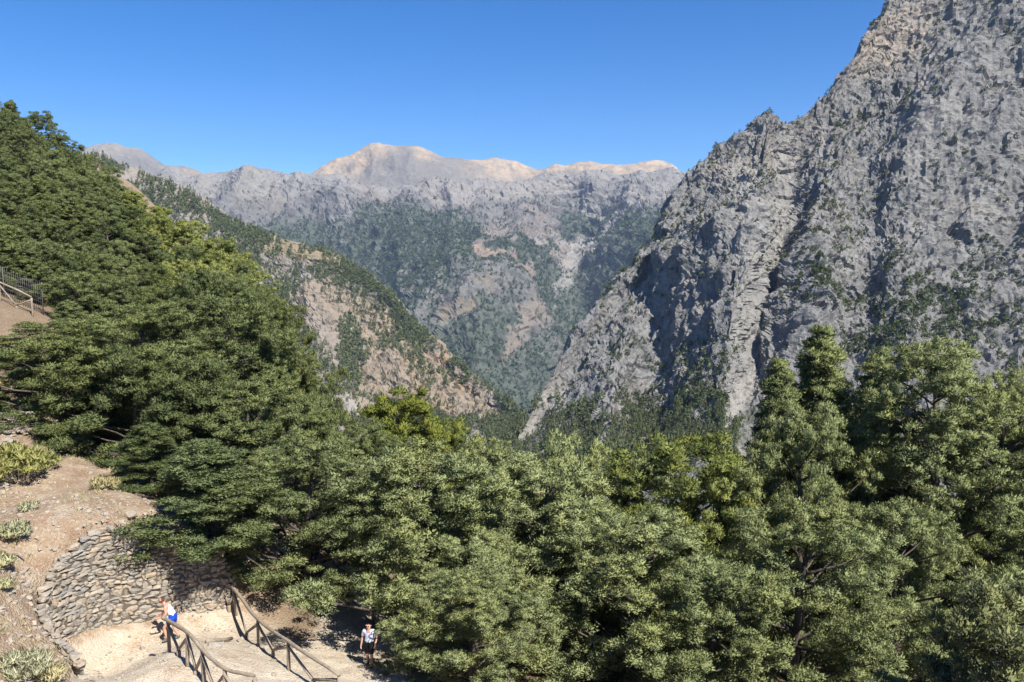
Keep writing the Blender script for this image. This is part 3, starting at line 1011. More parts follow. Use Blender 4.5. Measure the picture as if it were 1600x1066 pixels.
def scatter_rocks(name, label, pts, sizes, seed, mat='rubble'):
    rs = np.random.RandomState(seed)
    VV, FF, n = [], [], 0
    for (x, y, z), s in zip(pts, sizes):
        v, f = ROCKS[rs.randint(18)] if s > 0.18 else PEBS[rs.randint(8)]
        a = rs.uniform(0, 6.28)
        R = np.array(((math.cos(a), -math.sin(a), 0), (math.sin(a), math.cos(a), 0), (0, 0, 1)))
        v = (v * (s * rs.uniform(0.8, 1.3), s, s * rs.uniform(0.45, 0.75))) @ R.T + (x, y, z)
        VV.append(v); FF.append(f + n); n += len(v)
    me = mesh_np(name, np.concatenate(VV), np.concatenate(FF), False, None, M[mat])
    return tag(link(name, me), label, kind='stuff')
rs = np.random.RandomState(3)
P = np.stack([rs.uniform(-27, -11, 9000), rs.uniform(19, 44, 9000)], -1)
up_m = inpoly(P[:, 0], P[:, 1], up_poly)
cl = fbm(np.c_[P, 0 * P[:, 0]] / 2.2, 3)
dw = np.min(np.hypot(P[:, None, 0] - wl[None, ::8, 0], P[:, None, 1] - wl[None, ::8, 1]), 1)
keep = up_m & (rs.rand(9000) < 0.25 + 0.4 * cl + 0.9 * np.exp(-dw / 1.3)) & (dw > 0.35)
P = P[keep]; dw = dw[keep]
Z = ground_z(P[:, 0], P[:, 1])
sz = 0.05 + 0.10 * rs.rand(len(P)) ** 2 + 0.14 * rs.rand(len(P)) ** 3 * np.exp(-dw / 1.4)
scatter_rocks('rubble', 'loose stones and gravel on the red slope above the wall', np.c_[P, Z + 0.2 * sz], sz, 8)
P = np.stack([rs.uniform(-17, -3, 9000), rs.uniform(19, 35, 9000)], -1)
ins = inpoly(P[:, 0], P[:, 1], poly) & ~inpoly(P[:, 0], P[:, 1], up_poly)
P = P[ins & (rs.rand(9000) < 0.62)]
Z = ground_z(P[:, 0], P[:, 1]) + 0.035
sz = 0.03 + 0.05 * rs.rand(len(P)) ** 2 + 0.13 * (rs.rand(len(P)) > 0.975)
scatter_rocks('path_gravel', 'pale gravel scattered on the hiking path', np.c_[P, Z + 0.15 * sz], sz, 9)

# single larger rocks
for k, (px, py, z0, s, lab) in enumerate([(337, 1026, -13.9, 0.42, 'flat grey rock beside the near log fence'), (426, 1038, -14.1, 0.22, 'small reddish stone lying alone on the path between the fences'),
                                 (205, 812, -10.1, 0.55, 'pale flat boulder topping the rim of the stone wall'), (178, 830, -10.2, 0.5, 'tan boulder beside the flat boulder on the wall rim')]):
    w = pz(px, py, z0)
    o = link('rock', ROCK_ME[(k * 5 + 2) % 18])
    o.location = (w[0], w[1], gz(w[0], w[1]) + s * 0.22)
    o.scale = (s * 1.2, s, s * 0.6); o.rotation_euler = (0.1, 0.05, k * 1.3)
    tag(o, lab, 'rock')

# ------------------------------------------------------------------ log fences
def pole(parent, name, pts, r0, r1, seed):
    rr = random.Random(seed)
    P = []
    m = 3 if len(pts) == 2 else 1
    for k in range(len(pts) - 1):
        for j in range(m):
            t = j / m
            P.append(Vector(pts[k]).lerp(Vector(pts[k + 1]), t))
    P.append(Vector(pts[-1]))
    P = [p + Vector((rr.uniform(-1, 1), rr.uniform(-1, 1), rr.uniform(-1, 1))) * r0 * (0.18 if 0 < k < len(P) - 1 else 0) for k, p in enumerate(P)]
    R = [r0 + (r1 - r0) * k / (len(P) - 1) for k in range(len(P))]
    R = [r * rr.uniform(0.9, 1.1) for r in R]
    g = Geo()
    g.tube([p - Vector(parent.location) for p in P], R, 8, True, 0.06, rr)
    return link(name, g.mesh(name, M['log']), parent)

def log_fence(label, posts, hgt, seed, stubs=True, rail_ext=None):
    """posts: (x,y) list in order; a rail runs over the tops, V braces meet on a short stub between posts"""
    b = posts[0]
    f = empty('log_fence', (b[0], b[1], gz(*b)), label, 'fence')
    rr = random.Random(seed)
    tops = []
    for k, (x, y) in enumerate(posts):
        z = gz(x, y)
        tp = Vector((x + rr.uniform(-.04, .04), y + rr.uniform(-.04, .04), z + hgt * rr.uniform(0.96, 1.04)))
        tops.append(tp)
        pole(f, 'post', [(x, y, z - 0.25), tuple(tp)], 0.07, 0.06, seed * 31 + k)
    rp = [t + Vector((0, 0, 0.05)) for t in tops]
    if rail_ext:
        rp = [Vector(rail_ext[0])] + rp if rail_ext[0] else rp
        rp = rp + [Vector(rail_ext[1])] if rail_ext[1] else rp
    fine = cr(np.array([tuple(v) for v in rp]), 5 * (len(rp) - 1) + 1, 0)
    # the rail is laid from logs of about three bays
    pole(f, 'rail', [tuple(v) for v in fine], 0.07, 0.055, seed * 7 + 1)
    for k in range(len(posts) - 1):
        a, c = tops[k], tops[k + 1]
        mx, my = (a.x + c.x) / 2, (a.y + c.y) / 2
        z = gz(mx, my)
        sh = rr.uniform(0.16, 0.3)
        pole(f, 'stub', [(mx, my, z - 0.2), (mx, my, z + sh)], 0.075, 0.07, seed * 53 + k)
        off = Vector((0.0, -0.02, 0))
        pole(f, 'brace', [tuple(a - Vector((0, 0, 0.12)) + off), (mx, my, z + sh + 0.02)], 0.05, 0.045, seed * 91 + k)
        pole(f, 'brace', [tuple(c - Vector((0, 0, 0.12)) - off), (mx, my, z + sh + 0.03)], 0.055, 0.05, seed * 97 + k)
    return f

def on_ground(px, py, z):
    for _ in range(8):
        w = pz(px, py, z)
        z = 0.5 * z + 0.5 * gz(w[0], w[1])
    w = pz(px, py, z)
    return (w[0], w[1])
pA = [on_ground(264, 1021, -13.4), on_ground(293, 1043, -13.4), on_ground(320, 1070, -13.4), on_ground(352, 1100, -13.4), on_ground(400, 1112, -13.6)]
h0 = gz(*pA[0])
log_fence('weathered log rail fence in front of the woman in blue shorts', pA, 1.08, 5, rail_ext=((pA[0][0] - 0.28, pA[0][1] + 0.25, h0 + 1.16), None))
pB = [on_ground(347, 950, -14.1), on_ground(369, 960, -14.1), on_ground(404, 1010, -14.1), on_ground(451, 1049, -14.2), on_ground(530, 1105, -14.3)]
log_fence('weathered log rail fence along the shaded lower edge of the path', pB, 1.0, 6)
pC = [on_ground(583, 975, -15.7), on_ground(612, 1000, -15.6), on_ground(650, 1025, -15.3)]
log_fence('half hidden log fence behind the man in the light blue shirt', pC, 1.0, 7)
pD = [on_ground(690, 1085, -15), on_ground(730, 1070, -15.3)]
a = pz(323, 1012, -13.75); b = pz(361, 979, -13.75)
lp = empty('loose_pole', (a[0], a[1], gz(a[0], a[1])), 'single loose wooden pole lying across the path between the fences', 'pole')
pole(lp, 'log', [(a[0], a[1], gz(a[0], a[1]) + 0.1), (b[0], b[1], gz(b[0], b[1]) + 0.16)], 0.075, 0.065, 77)

# upper fence by the left edge, with wire mesh
pE = []
for px, py, z in ((-70, 500, -4.2), (2, 494, -4.0), (50, 482, -3.7)):
    w = at(px, py, 51.0)
    pE.append((float(w[0]), float(w[1])))
fu = log_fence('log rail fence on the upper trail at the left edge', pE, 1.15, 9)
wire = plain('fence_wire', (0.09, 0.085, 0.08), 0.5, 0.2, 0.4)
wf = empty('wire_fence', (pE[0][0], pE[0][1] + 1.2, gz(pE[0][0], pE[0][1] + 1.2)), 'tall dark wire mesh fence above the upper log rail', 'fence')
A = Vector((pE[0][0], pE[0][1] + 1.2, gz(pE[0][0], pE[0][1] + 1.2))); B = Vector((pE[2][0], pE[2][1] + 1.2, gz(pE[2][0], pE[2][1] + 1.2)))
def wpt(t, h):
    p = A.lerp(B, t); return (p.x - A.x, p.y - A.y, p.z - A.z + h)
g = Geo()
for k in range(37):
    t = k / 36
    g.tube([wpt(t, 0), wpt(t, 2.0 + 0.1 * (k % 3))], [0.014, 0.012], 4)
tag(link('wire_rod', g.mesh('wire_rod', wire), wf), kind='stuff')
g = Geo()
for k in range(7):
    g.tube([wpt(0, 0.25 + 0.27 * k), wpt(1, 0.25 + 0.27 * k)], [0.012, 0.012], 4)
tag(link('wire_strand', g.mesh('wire_strand', wire), wf), kind='stuff')
for t in (0, 0.5, 1.0):
    g = Geo(); g.tube([wpt(t, -0.3), wpt(t, 2.15)], [0.04, 0.035], 6)
    link('post', g.mesh('post', wire), wf)

# log pile and rubble wall by the left edge
endm = plain('cut_wood', (0.52, 0.36, 0.2), 0.85, 0.25)
for k, (px, py, r, lab) in enumerate([(20, 607, 0.21, 'cut log with pale round end at the left edge'), (2, 612, 0.2, 'cut log second from the pile end at the left edge'), (8, 598, 0.19, 'cut log on top of the small pile at the left edge')]):
    w = at(px, py, 43.0)
    base = Vector((float(w[0]), float(w[1]), gz(float(w[0]), float(w[1])) + (0.2 if k < 2 else 0.52)))
    o = empty('cut_log', base, lab, 'log')
    g = Geo(); g.tube([(0, 0, 0), (-0.5, 0.9, 0.03), (-1.0, 1.8, 0.02)], [r, r * 0.97, r * 0.95], 12, True, 0.04, random.Random(k))
    lg = link('log', g.mesh('log', M['bark']), o)
    g = Geo(); g.tube([(0.012, -0.02, 0), (0.004, -0.006, 0)], [r * 0.86, r * 0.86], 14)
    link('cut_face', g.mesh('cut_face', endm), lg)
rs = np.random.RandomState(31)
n = 120
PXs = rs.uniform(-40, 48, n); pys = rs.uniform(640, 682, n)
W = []
for a, b in zip(PXs, pys):
    if a > 40 and b < 655: continue
    w = on_ground(a, b, -8.4)
    W.append((w[0], w[1], gz(*w) + 0.1 + 0.25 * rs.rand()))
scatter_rocks('rubble_wall', 'collapsed pile of grey rubble stones under the left tree', np.array(W), rs.uniform(0.19, 0.42, len(W)), 12, 'stone')
W = []
for k in range(120):
    w = on_ground(rs.uniform(-30, 25), rs.uniform(495, 600), -5)
    W.append((w[0], w[1], gz(*w) + 0.05))
scatter_rocks('pale_scree', 'pale loose stones below the upper trail', np.array(W), rs.uniform(0.15, 0.4, len(W)), 13)
# ------------------------------------------------------------------ foreground trees
def leaf_clumps(C, Rd, nl, size, rs, core=True, flat=0.8, upb=0.4, wid=0.44):
    """C: clump centres (n,3), Rd radii (n,). Returns leaf triangles (m,3,3) and their soft normals"""
    n = len(C)
    out = rs.normal(size=(n, nl, 3))
    out /= np.linalg.norm(out, axis=2)[..., None]
    out[..., 2] = np.where(out[..., 2] < -0.3, -out[..., 2] * 0.6, out[..., 2])
    rad = Rd[:, None] * rs.uniform(0.45, 1.0, (n, nl)) ** 0.55
    P = C[:, None, :] + out * rad[..., None] * (1, 1, flat)
    D = out * 1.0 + rs.normal(size=out.shape) * 0.55
    D[..., 2] += upb
    D /= np.linalg.norm(D, axis=2)[..., None]
    L = size * rs.uniform(0.6, 1.35, (n, nl, 1)) * rs.uniform(0.75, 1.35, (n, 1, 1))
    Wd = np.cross(D, out + rs.normal(size=out.shape) * 0.8)
    Wd /= np.linalg.norm(Wd, axis=2)[..., None] + 1e-9
    inner = (rs.rand(n, nl, 1) < 0.2) & core      # larger inner sprays close the clump
    P = np.where(inner, C[:, None, :] + (P - C[:, None, :]) * 0.42, P)
    L = np.where(inner, L * 1.6, L)
    a = P - Wd * L * wid * 0.5
    b = P + Wd * L * wid * 0.5 + D * L * 0.12
    c = P + D * L
    T = np.stack([a, b, c], 2).reshape(-1, 3, 3)
    fn = np.cross(T[:, 1] - T[:, 0], T[:, 2] - T[:, 0])
    fn /= np.linalg.norm(fn, axis=1)[:, None] + 1e-12
    o = out.reshape(-1, 3)
    flip = (fn * o).sum(1) < 0
    T[flip] = T[flip][:, ::-1]
    fn[flip] *= -1
    nn = 0.72 * o + 0.32 * fn + (0, 0, 0.08)
    nn /= np.linalg.norm(nn, axis=1)[:, None]
    return T, nn

def leaf_mesh(name, T, nn, mat=None):
    me = mesh_np(name, T.reshape(-1, 3), np.arange(len(T) * 3).reshape(-1, 3), True, None, mat)
    a = me.attributes.new('custom_normal', 'FLOAT_VECTOR', 'POINT')
    a.data.foreach_set('vector', np.ascontiguousarray(np.repeat(nn, 3, axis=0), np.float32).ravel())
    return me

def env(style, t):
    if style == 'pointed':
        return np.clip((1 - t) ** 0.8 * 1.02 * np.minimum(1, 0.45 + t * 3.0), 0.03, 1)
    if style == 'round':
        return np.sqrt(np.clip(1 - ((t - 0.42) / 0.60) ** 2, 0.02, 1))
    if style == 'dome':
        return np.sqrt(np.clip(1 - ((t - 0.25) / 0.78) ** 2, 0.02, 1))
    return np.sqrt(np.clip(1 - ((t - 0.62) / 0.42) ** 2, 0.02, 1))   # umbrella

def grow(H, R, style, seed, pads, clumps, leaves, lsize, t0=0.1, rc=(0.30, 0.55), spread=0.85, tilt=0.25, twigs=10, lean=0.06, lobes=0.28):
    """returns (trunk mesh, crown mesh, twig mesh) in local metres"""
    rs = np.random.RandomState(seed)
    rr = random.Random(seed)
    ph = rs.uniform(0, 6.28, 4)
    trunk = Geo()
    lx, ly = rs.uniform(-lean, lean, 2) * H
    tp = []
    for k in range(9):
        t = k / 8
        tp.append((lx * t * t + 0.05 * H * 0.3 * math.sin(3 * t + ph[0]) * t, ly * t * t + 0.05 * H * 0.3 * math.sin(2.6 * t + ph[1]) * t, -0.6 + (H * 0.93 + 0.6) * t))
    r0 = 0.022 * H + 0.06
    trunk.tube(tp, [r0 * (1.25 if k == 0 else 1) * (1 - 0.93 * (k / 8)) + 0.012 for k in range(9)], 9, True, 0.1, rr)
    tpa = np.array(tp)
    def axis(z):
        return np.array([np.interp(z, tpa[:, 2], tpa[:, 0]), np.interp(z, tpa[:, 2], tpa[:, 1]), z])
    C, Rd = [], []
    tw = Geo()
    for k in range(pads):
        t = t0 + (1 - t0) * ((k + rs.rand()) / pads) ** (1.15 if style != 'umbrella' else 0.8)
        az = k * 2.39996 + rs.uniform(-0.5, 0.5)
        e = float(env(style, np.array(t))) * R
        lob = 1 + lobes * math.sin(az * 2 + ph[2] + 5 * t) * math.cos(az * 3 + ph[3] - 3 * t)
        rho = e * lob * (rs.uniform(0.62, 1.14) if rs.rand() < 0.8 else rs.uniform(0.25, 0.62))
        c = axis(t * H) + np.array((math.cos(az) * rho, math.sin(az) * rho, 0))
        root = axis(max(0.06 * H, t * H - rho * rs.uniform(0.4, 0.95)))
        if rho > 0.35:
            mid = (root + c) / 2 + np.array((0, 0, -0.06 * rho)) + rs.normal(size=3) * 0.06 * rho
            rb = 0.014 * rho + 0.010
            trunk.tube([root, mid, c], [rb * 1.5, rb, rb * 0.4], 5, False, 0.0, rr)
        pr = (0.23 * R + 0.2) * rs.uniform(0.7, 1.3) * (0.55 + 0.45 * min(1, e / (0.6 * R) if R else 1))
        m = max(3, int(clumps * rs.uniform(0.7, 1.3)))
        q = rs.normal(size=(m, 3))
        q /= np.linalg.norm(q, axis=1)[:, None]
        q *= (rs.rand(m, 1) ** 0.28)
        outd = np.array((math.cos(az), math.sin(az), 0))
        off = q * (pr, pr, pr * 0.78)
        off[:, 2] += tilt * (off @ outd)
        C.append(c + off * spread)
        Rd.append(rs.uniform(*rc, m) * (0.7 + 0.3 * min(1, e / (0.5 * R))))
        if k < twigs * 3 and k % 3 == 0:
            s = c + outd * pr * 0.2
            en = c + outd * pr * rs.uniform(0.9, 1.4) + np.array((0, 0, rs.uniform(-0.1, 0.5))) + rs.normal(size=3) * 0.2
            tw.tube([s, (s + en) / 2 + rs.normal(size=3) * 0.08, en], [0.03, 0.02, 0.008], 4, False)
    if style == 'pointed':      # leader shoots
        for k in range(9):
            z = H * (0.88 + 0.125 * k / 8)
            C.append((axis(z) + rs.normal(size=3) * (0.10, 0.10, 0.04) * (1.2 - k / 9))[None])
            Rd.append(np.array([0.26 - 0.018 * k]))
    C = np.concatenate(C); Rd = np.concatenate(Rd)
    T, outn = leaf_clumps(C, Rd, leaves, lsize, rs)
    crown = leaf_mesh('crown', T, outn)
    return trunk, crown, tw

VERB = False
PROTO = {}
H0 = 10.0
for key, style, R, seed, pads, leaves, lsz, kw in [
        ('domeA', 'dome', 4.0, 11, 100, 145, 0.10, dict(t0=0.12, twigs=7)), ('domeB', 'dome', 4.0, 12, 100, 140, 0.105, dict(t0=0.10, twigs=12, lobes=0.42)), ('domeC', 'dome', 4.0, 13, 105, 155, 0.10, dict(t0=0.05, twigs=2)),
        ('highA', 'dome', 4.0, 14, 90, 155, 0.105, dict(t0=0.36, twigs=8)), ('roundA', 'round', 3.4, 15, 80, 150, 0.105, dict(h=7.0, t0=0.06, twigs=4, lobes=0.4)),
        ('bushA', 'dome', 2.9, 21, 78, 145, 0.105, dict(h=6.5, t0=0.04, twigs=3)),
        ('pointA', 'pointed', 3.0, 16, 100, 150, 0.10, dict(t0=0.05, tilt=0.35, twigs=2)), ('pointB', 'pointed', 3.2, 17, 165, 130, 0.11, dict(twigs=8, h=15.0, t0=0.06, tilt=0.3)),
        ('loose', 'dome', 4.6, 18, 170, 130, 0.11, dict(twigs=20, h=15.0, t0=0.12, lobes=0.32))]:
    h_ = kw.pop('h', H0)
    tr, cr_, tw = grow(h_, R, style, 7000 + seed, int(pads * 0.60), 16, leaves, lsz, rc=(0.20, 0.47), spread=0.8, **kw)
    PROTO[key] = (cr_, tr.mesh('trunk', M['bark']), tw.mesh('dead_twigs', M['twig']), R, h_)

def colored(key, mat, cache={}):
    k = (key, mat)
    if k not in cache:
        cache[k] = mat
    return PROTO[key]

def set_tree(name, x, y, z, H, R, key, mat, label, group=None, rz=0.0, twig=True):
    cr_, tr, tw, R0, h0 = PROTO[key]
    root = empty(name, (x, y, z), label, 'tree', group, rz)
    root.scale = (R / R0, R / R0, H / h0)
    if not cr_.materials:
        cr_.materials.append(M[mat])
    c = link('crown', cr_, root)
    c.material_slots[0].link = 'OBJECT'
    c.material_slots[0].material = M[mat]
    tk = link('trunk', tr, root)
    if twig:
        tag(link('dead_twigs', tw, tk), kind='stuff')
    return root

HERO = [
 # px, py, Y, R, shape, mat, label, turn
 ('cypress_tree', 330, 695, 31.2, 3.5, 'pointA', 'leaf_dark', 'dark green young cypress leaning over the stone wall', 0.3),
 ('cypress_tree', 237, 663, 34.5, 2.3, 'pointA', 'leaf_dark', 'small dark pointed cypress at the back edge of the red slope', 1.9),
 ('cypress_tree', 390, 600, 40.5, 3.5, 'domeB', 'leaf_hill', 'cypress with layered green boughs rising behind the dark young cypresses', 4.0),
 ('cypress_tree', 476, 692, 33.6, 3.5, 'domeC', 'leaf_cypress', 'grey green cypress over the shaded lower log fence', 0.8),
 ('cypress_tree', 660, 712, 31.8, 4.4, 'highA', 'leaf_cypress', 'broad grey green cypress arching over the walking man', 2.2),
 ('cypress_tree', 850, 735, 34.5, 4.6, 'domeB', 'leaf_cypress', 'broad cypress with a thick bare limb showing in the middle', 1.0),
 ('cypress_tree', 905, 700, 41.0, 3.0, 'roundA', 'leaf_cypress', 'cypress top with tufted boughs left of the yellowish cypress', 3.1),
 ('cypress_tree', 1065, 696, 36.5, 4.6, 'domeB', 'leaf_yellow', 'yellowish green cypress with rounded top right of centre', 5.2),
 ('cypress_tree', 1140, 735, 35.0, 3.0, 'domeA', 'leaf_yellow', 'smaller yellowish cypress between the rounded yellowish one and the tall right group', 2.2),
 ('cypress_tree', 1000, 810, 30.0, 3.9, 'domeA', 'leaf_cypress', 'grey green cypress at the bottom edge right of centre', 3.6),
 ('cypress_tree', 1215, 575, 38.0, 3.1, 'pointB', 'leaf_shade', 'slim pointed cypress leftmost of the tall group on the right', 0.2),
 ('cypress_tree', 1298, 522, 40.0, 4.0, 'pointB', 'leaf_shade', 'tallest pointed cypress on the right', 2.7),
 ('cypress_tree', 1365, 555, 42.0, 3.4, 'pointB', 'leaf_shade', 'pointed cypress between the tallest and the massive round topped cypress', 4.4),
 ('cypress_tree', 1480, 548, 36.5, 4.7, 'loose', 'leaf_shade', 'massive round topped cypress at the right with bare trunk showing', 1.4),
 ('cypress_tree', 1250, 790, 28.5, 3.3, 'domeC', 'leaf_cypress', 'lower grey green cypress at the bottom edge left of the pale corner tree', 0.5),
 ('cypress_tree', 1565, 925, 17.5, 2.2, 'bushA', 'leaf_light', 'pale green cypress top in the bottom right corner', 3.9),
 ('pine_tree', 622, 632, 58.0, 5.2, 'roundA', 'leaf_pine', 'yellow green pine with a rounded crown beside the gorge', 0.9),
 ('pine_tree', 700, 668, 57.0, 3.8, 'domeB', 'leaf_pine', 'smaller yellow green pine right of the big yellow green pine', 2.0),
 ('cypress_tree', 560, 668, 45.0, 3.0, 'domeC', 'leaf_hill', 'green cypress in front of the yellow green pines', 1.2),
 ('cypress_tree', 800, 740, 44.0, 2.2, 'pointA', 'leaf_hill', 'small dark pointed cypress at the gap above the central trees', 5.5),
 ('cypress_tree', 1590, 640, 41.0, 3.9, 'domeA', 'leaf_shade', 'shaded cypress cut by the right edge of the picture', 5.0),
 ('cypress_tree', 742, 850, 29.5, 3.0, 'domeC', 'leaf_cypress', 'low grey green cypress at the bottom edge right of the walking man', 2.9),
 ('cypress_tree', 1110, 890, 26.5, 2.9, 'roundA', 'leaf_cypress', 'low grey green cypress at the very bottom below the yellowish cypress', 4.9),
 ('cypress_tree', 1410, 800, 31.0, 3.0, 'domeB', 'leaf_shade', 'low dark cypress filling the bottom under the massive round topped cypress', 2.4),
 ('cypress_tree', 760, 700, 38.5, 3.3, 'domeA', 'leaf_cypress', 'grey green cypress top behind the arching cypress', 0.1),
 ('cypress_tree', 968, 722, 37.5, 3.2, 'domeC', 'leaf_cypress', 'grey green cypress just left of the rounded yellowish cypress', 1.3),
 ('cypress_tree', 1265, 650, 35.0, 3.4, 'domeA', 'leaf_shade', 'dense dark cypress in front of the tallest pointed cypress', 2.6),
 ('cypress_tree', 1400, 655, 38.5, 3.6, 'domeC', 'leaf_shade', 'dense dark cypress left of the bare trunk of the massive round topped cypress', 0.7),
 ('cypress_tree', 1560, 600, 38.5, 3.8, 'loose', 'leaf_shade', 'dense dark cypress right of the massive round topped cypress', 4.1),
 ('cypress_tree', 738, 905, 26.3, 2.5, 'highA', 'leaf_cypress', 'small grey green cypress at the bottom edge shading the walking man', 1.1),
 # left slope, front row
 ('cypress_tree', 105, 535, 40.5, 3.3, 'bushA', 'leaf_hill', 'round bushy cypress reaching down to the broom bush on the left', 2.3),
 ('cypress_tree', 205, 545, 40.0, 3.2, 'bushA', 'leaf_hill', 'round bushy cypress reaching down to the red slope behind the small pointed cypress', 4.6),
 ('cypress_tree', 305, 570, 39.3, 3.0, 'bushA', 'leaf_hill', 'round bushy cypress directly behind the dark young cypress over the wall', 0.9),
 ('cypress_tree', 90, 505, 45.0, 4.2, 'domeC', 'leaf_hill', 'bushy cypress over the rubble at the left edge', 3.3),
 ('cypress_tree', 210, 480, 46.0, 4.5, 'domeC', 'leaf_hill', 'big bushy cypress with brownish lower boughs on the left slope', 1.7),
 ('cypress_tree', 345, 470, 48.0, 4.4, 'domeB', 'leaf_hill', 'tall bushy cypress in the middle of the left slope', 5.9),
 ('cypress_tree', 425, 478, 54.0, 3.2, 'domeB', 'leaf_hill', 'cypress with flat layered boughs at the right end of the left slope', 0.4),
]
LIMB = None
for k, (nm, px, py, Y, R, key, mt, lab, rz) in enumerate(HERO):
    top = at(px, py, Y)
    x, y = float(top[0]), float(top[1]); z = gz(x, y)
    H = min(max(float(top[2]) - z, 3.0), 18.0)
    t = set_tree(nm, x, y, z, H, R, key, mt, lab, None, rz)
    if 'thick bare limb' in lab:
        LIMB = t

# the thick bare grey limb showing in the central cypress
a = at(930, 905, 30.6); b = at(985, 880, 30.2); c = at(890, 930, 32.0)
iv = Matrix.LocRotScale(LIMB.location, LIMB.rotation_euler, LIMB.scale).inverted()
g = Geo()
g.tube([iv @ Vector(q) for q in (c, a, (a + b) / 2 + (0, 0, 0.12), b)], [0.16, 0.2, 0.19, 0.12], 9, True, 0.12, random.Random(4))
link('bare_limb', g.mesh('bare_limb', M['twig']), LIMB)

# wooded left hillside: shared shapes, each tree its own object
HILL = [(205, 330, 79), (180, 316, 82), (152, 258, 97), (176, 292, 92), (196, 312, 88), (140, 268, 94), (10, 160, 108), (62, 178, 106), (-30, 150, 106), (100, 212, 103), (130, 243, 100), (35, 200, 98), (80, 235, 95), (-15, 215, 95), (165, 285, 92), (118, 275, 90), (55, 260, 88), (0, 265, 86),
        (150, 318, 84), (95, 310, 82), (35, 320, 78), (-25, 330, 76), (165, 350, 76), (150, 362, 73), (172, 385, 70), (20, 345, 74), (110, 360, 72), (240, 322, 80), (290, 345, 78), (340, 378, 74), (375, 412, 70), (225, 352, 74), (280, 385, 70), (330, 415, 66),
        (60, 375, 66), (-5, 375, 66), (180, 395, 66), (120, 405, 62), (235, 415, 63), (405, 450, 66), (440, 500, 60), (462, 560, 55), (385, 450, 62), (300, 430, 60), (10, 420, 60), (60, 425, 58), (-40, 400, 58), (500, 620, 48), (440, 560, 50), (430, 520, 50), (170, 455, 57), (480, 620, 45), (120, 440, 53)]
rnd = random.Random(44)
HILL += [(px + rnd.uniform(-32, 32), py + rnd.uniform(14, 40), Y - rnd.uniform(2, 5)) for px, py, Y in HILL if px < 400]
for px, py, Y in HILL:
    top = at(px, py, Y)
    x, y = float(top[0]), float(top[1]); z = gz(x, y)
    H = min(max(float(top[2]) - z, 4.0), 14.5)
    yel = (px > 200 and py < 420 and Y > 64)
    yel = yel and rnd.random() < 0.7
    key = rnd.choice(('roundA', 'domeB') if yel else ('domeA', 'domeB', 'domeC', 'pointA', 'domeA', 'pointA', 'roundA'))
    lab = 'yellow green tree on the shoulder of the wooded left hillside' if yel else ('dark green conifer near the skyline of the wooded left hillside' if Y >= 90 else 'dark green conifer half way up the wooded left hillside' if Y >= 68 else 'dark green conifer low on the wooded left hillside')
    if H < 8.3 and key.startswith('dome'):
        key = rnd.choice(('bushA', 'bushA', 'roundA'))
    set_tree('hillside_tree', x, y, z - 0.2, H, rnd.uniform(0.85, 1.15) * (1.0 + 0.25 * H) * (0.85 if px > 370 else 1), key, 'leaf_yellow' if yel else 'leaf_hill', lab,
             'yellow green trees on the left shoulder' if yel else ('skyline conifers on the left hillside' if Y >= 90 else 'conifers half way up the left hillside' if Y >= 68 else 'lower conifers on the left hillside'), rnd.uniform(0, 6.28), False)

# ------------------------------------------------------------------ shrubs and dry tufts
def shrub(name, px, py, z0, R, H, mat, label, seed, stems=70, leaf=0.07, wid=0.35, up=0.9):
    x, y = on_ground(px, py, z0)
    root = empty(name, (x, y, gz(x, y)), label, 'shrub')
    rs = np.random.RandomState(seed)
    a = rs.uniform(0, 6.28, stems); rr_ = R * np.sqrt(rs.rand(stems))
    C = np.stack([np.cos(a) * rr_, np.sin(a) * rr_, H * (0.35 + 0.6 * rs.rand(stems)) * (1.05 - 0.55 * (rr_ / R) ** 2)], -1)
    T, nn = leaf_clumps(C, rs.uniform(0.12, 0.22, stems) * (0.5 + R * 0.6), 46, leaf, rs, True, 1.0, up, wid)
    link('foliage', leaf_mesh('foliage', T, nn, M[mat]), root)
    g = Geo()
    for k in range(0, stems, 3):
        g.tube([(C[k][0] * 0.25, C[k][1] * 0.25, -0.05), tuple(C[k] * (0.7, 0.7, 0.5)), tuple(C[k])], [0.018, 0.012, 0.005], 4, False)
    tag(link('stems', g.mesh('stems', M['twig']), root), kind='stuff')
shrub('broom_shrub', 28, 752, -9.3, 1.15, 1.5, 'broom', 'yellow green broom bush under the left trees', 1, 90, 0.15, 0.3)
shrub('broom_shrub', 70, 735, -9.4, 0.6, 0.8, 'broom', 'smaller yellow green bush right of the broom bush', 2, 40, 0.13, 0.3)
shrub('broom_shrub', -20, 740, -9.2, 0.9, 1.3, 'broom', 'yellow green bush cut by the left edge', 3, 60, 0.15, 0.3)
shrub('dry_shrub', 165, 765, -10.0, 0.55, 0.5, 'straw', 'pale straw coloured tuft beside the small dark cypress', 4, 40, 0.12, 0.25)
shrub('sage_shrub', 20, 838, -10.1, 0.55, 0.45, 'sage', 'grey green sage bush on the red slope', 5, 60, 0.11, 0.3)
shrub('sage_shrub', 2, 885, -10.2, 0.4, 0.35, 'sage', 'small grey green sage bush below the larger sage bush', 6, 40, 0.10, 0.3)
shrub('sage_shrub', 5, 918, -10.4, 0.28, 0.2, 'sage', 'tiny grey tuft on the red slope at the left edge', 7, 20, 0.09, 0.3)
shrub('dry_shrub', 30, 1052, -11.2, 0.75, 0.45, 'sage', 'pale grey tuft of dry grass in the bottom left corner', 8, 80, 0.11, 0.22)
shrub('dry_shrub', 75, 1064, -11.5, 0.5, 0.4, 'straw', 'straw coloured tuft of dry grass at the bottom left', 9, 50, 0.11, 0.22)
shrub('sage_shrub', 45, 800, -10.0, 0.3, 0.25, 'sage', 'small sage tuft above the sage bush', 10, 24, 0.1, 0.3)
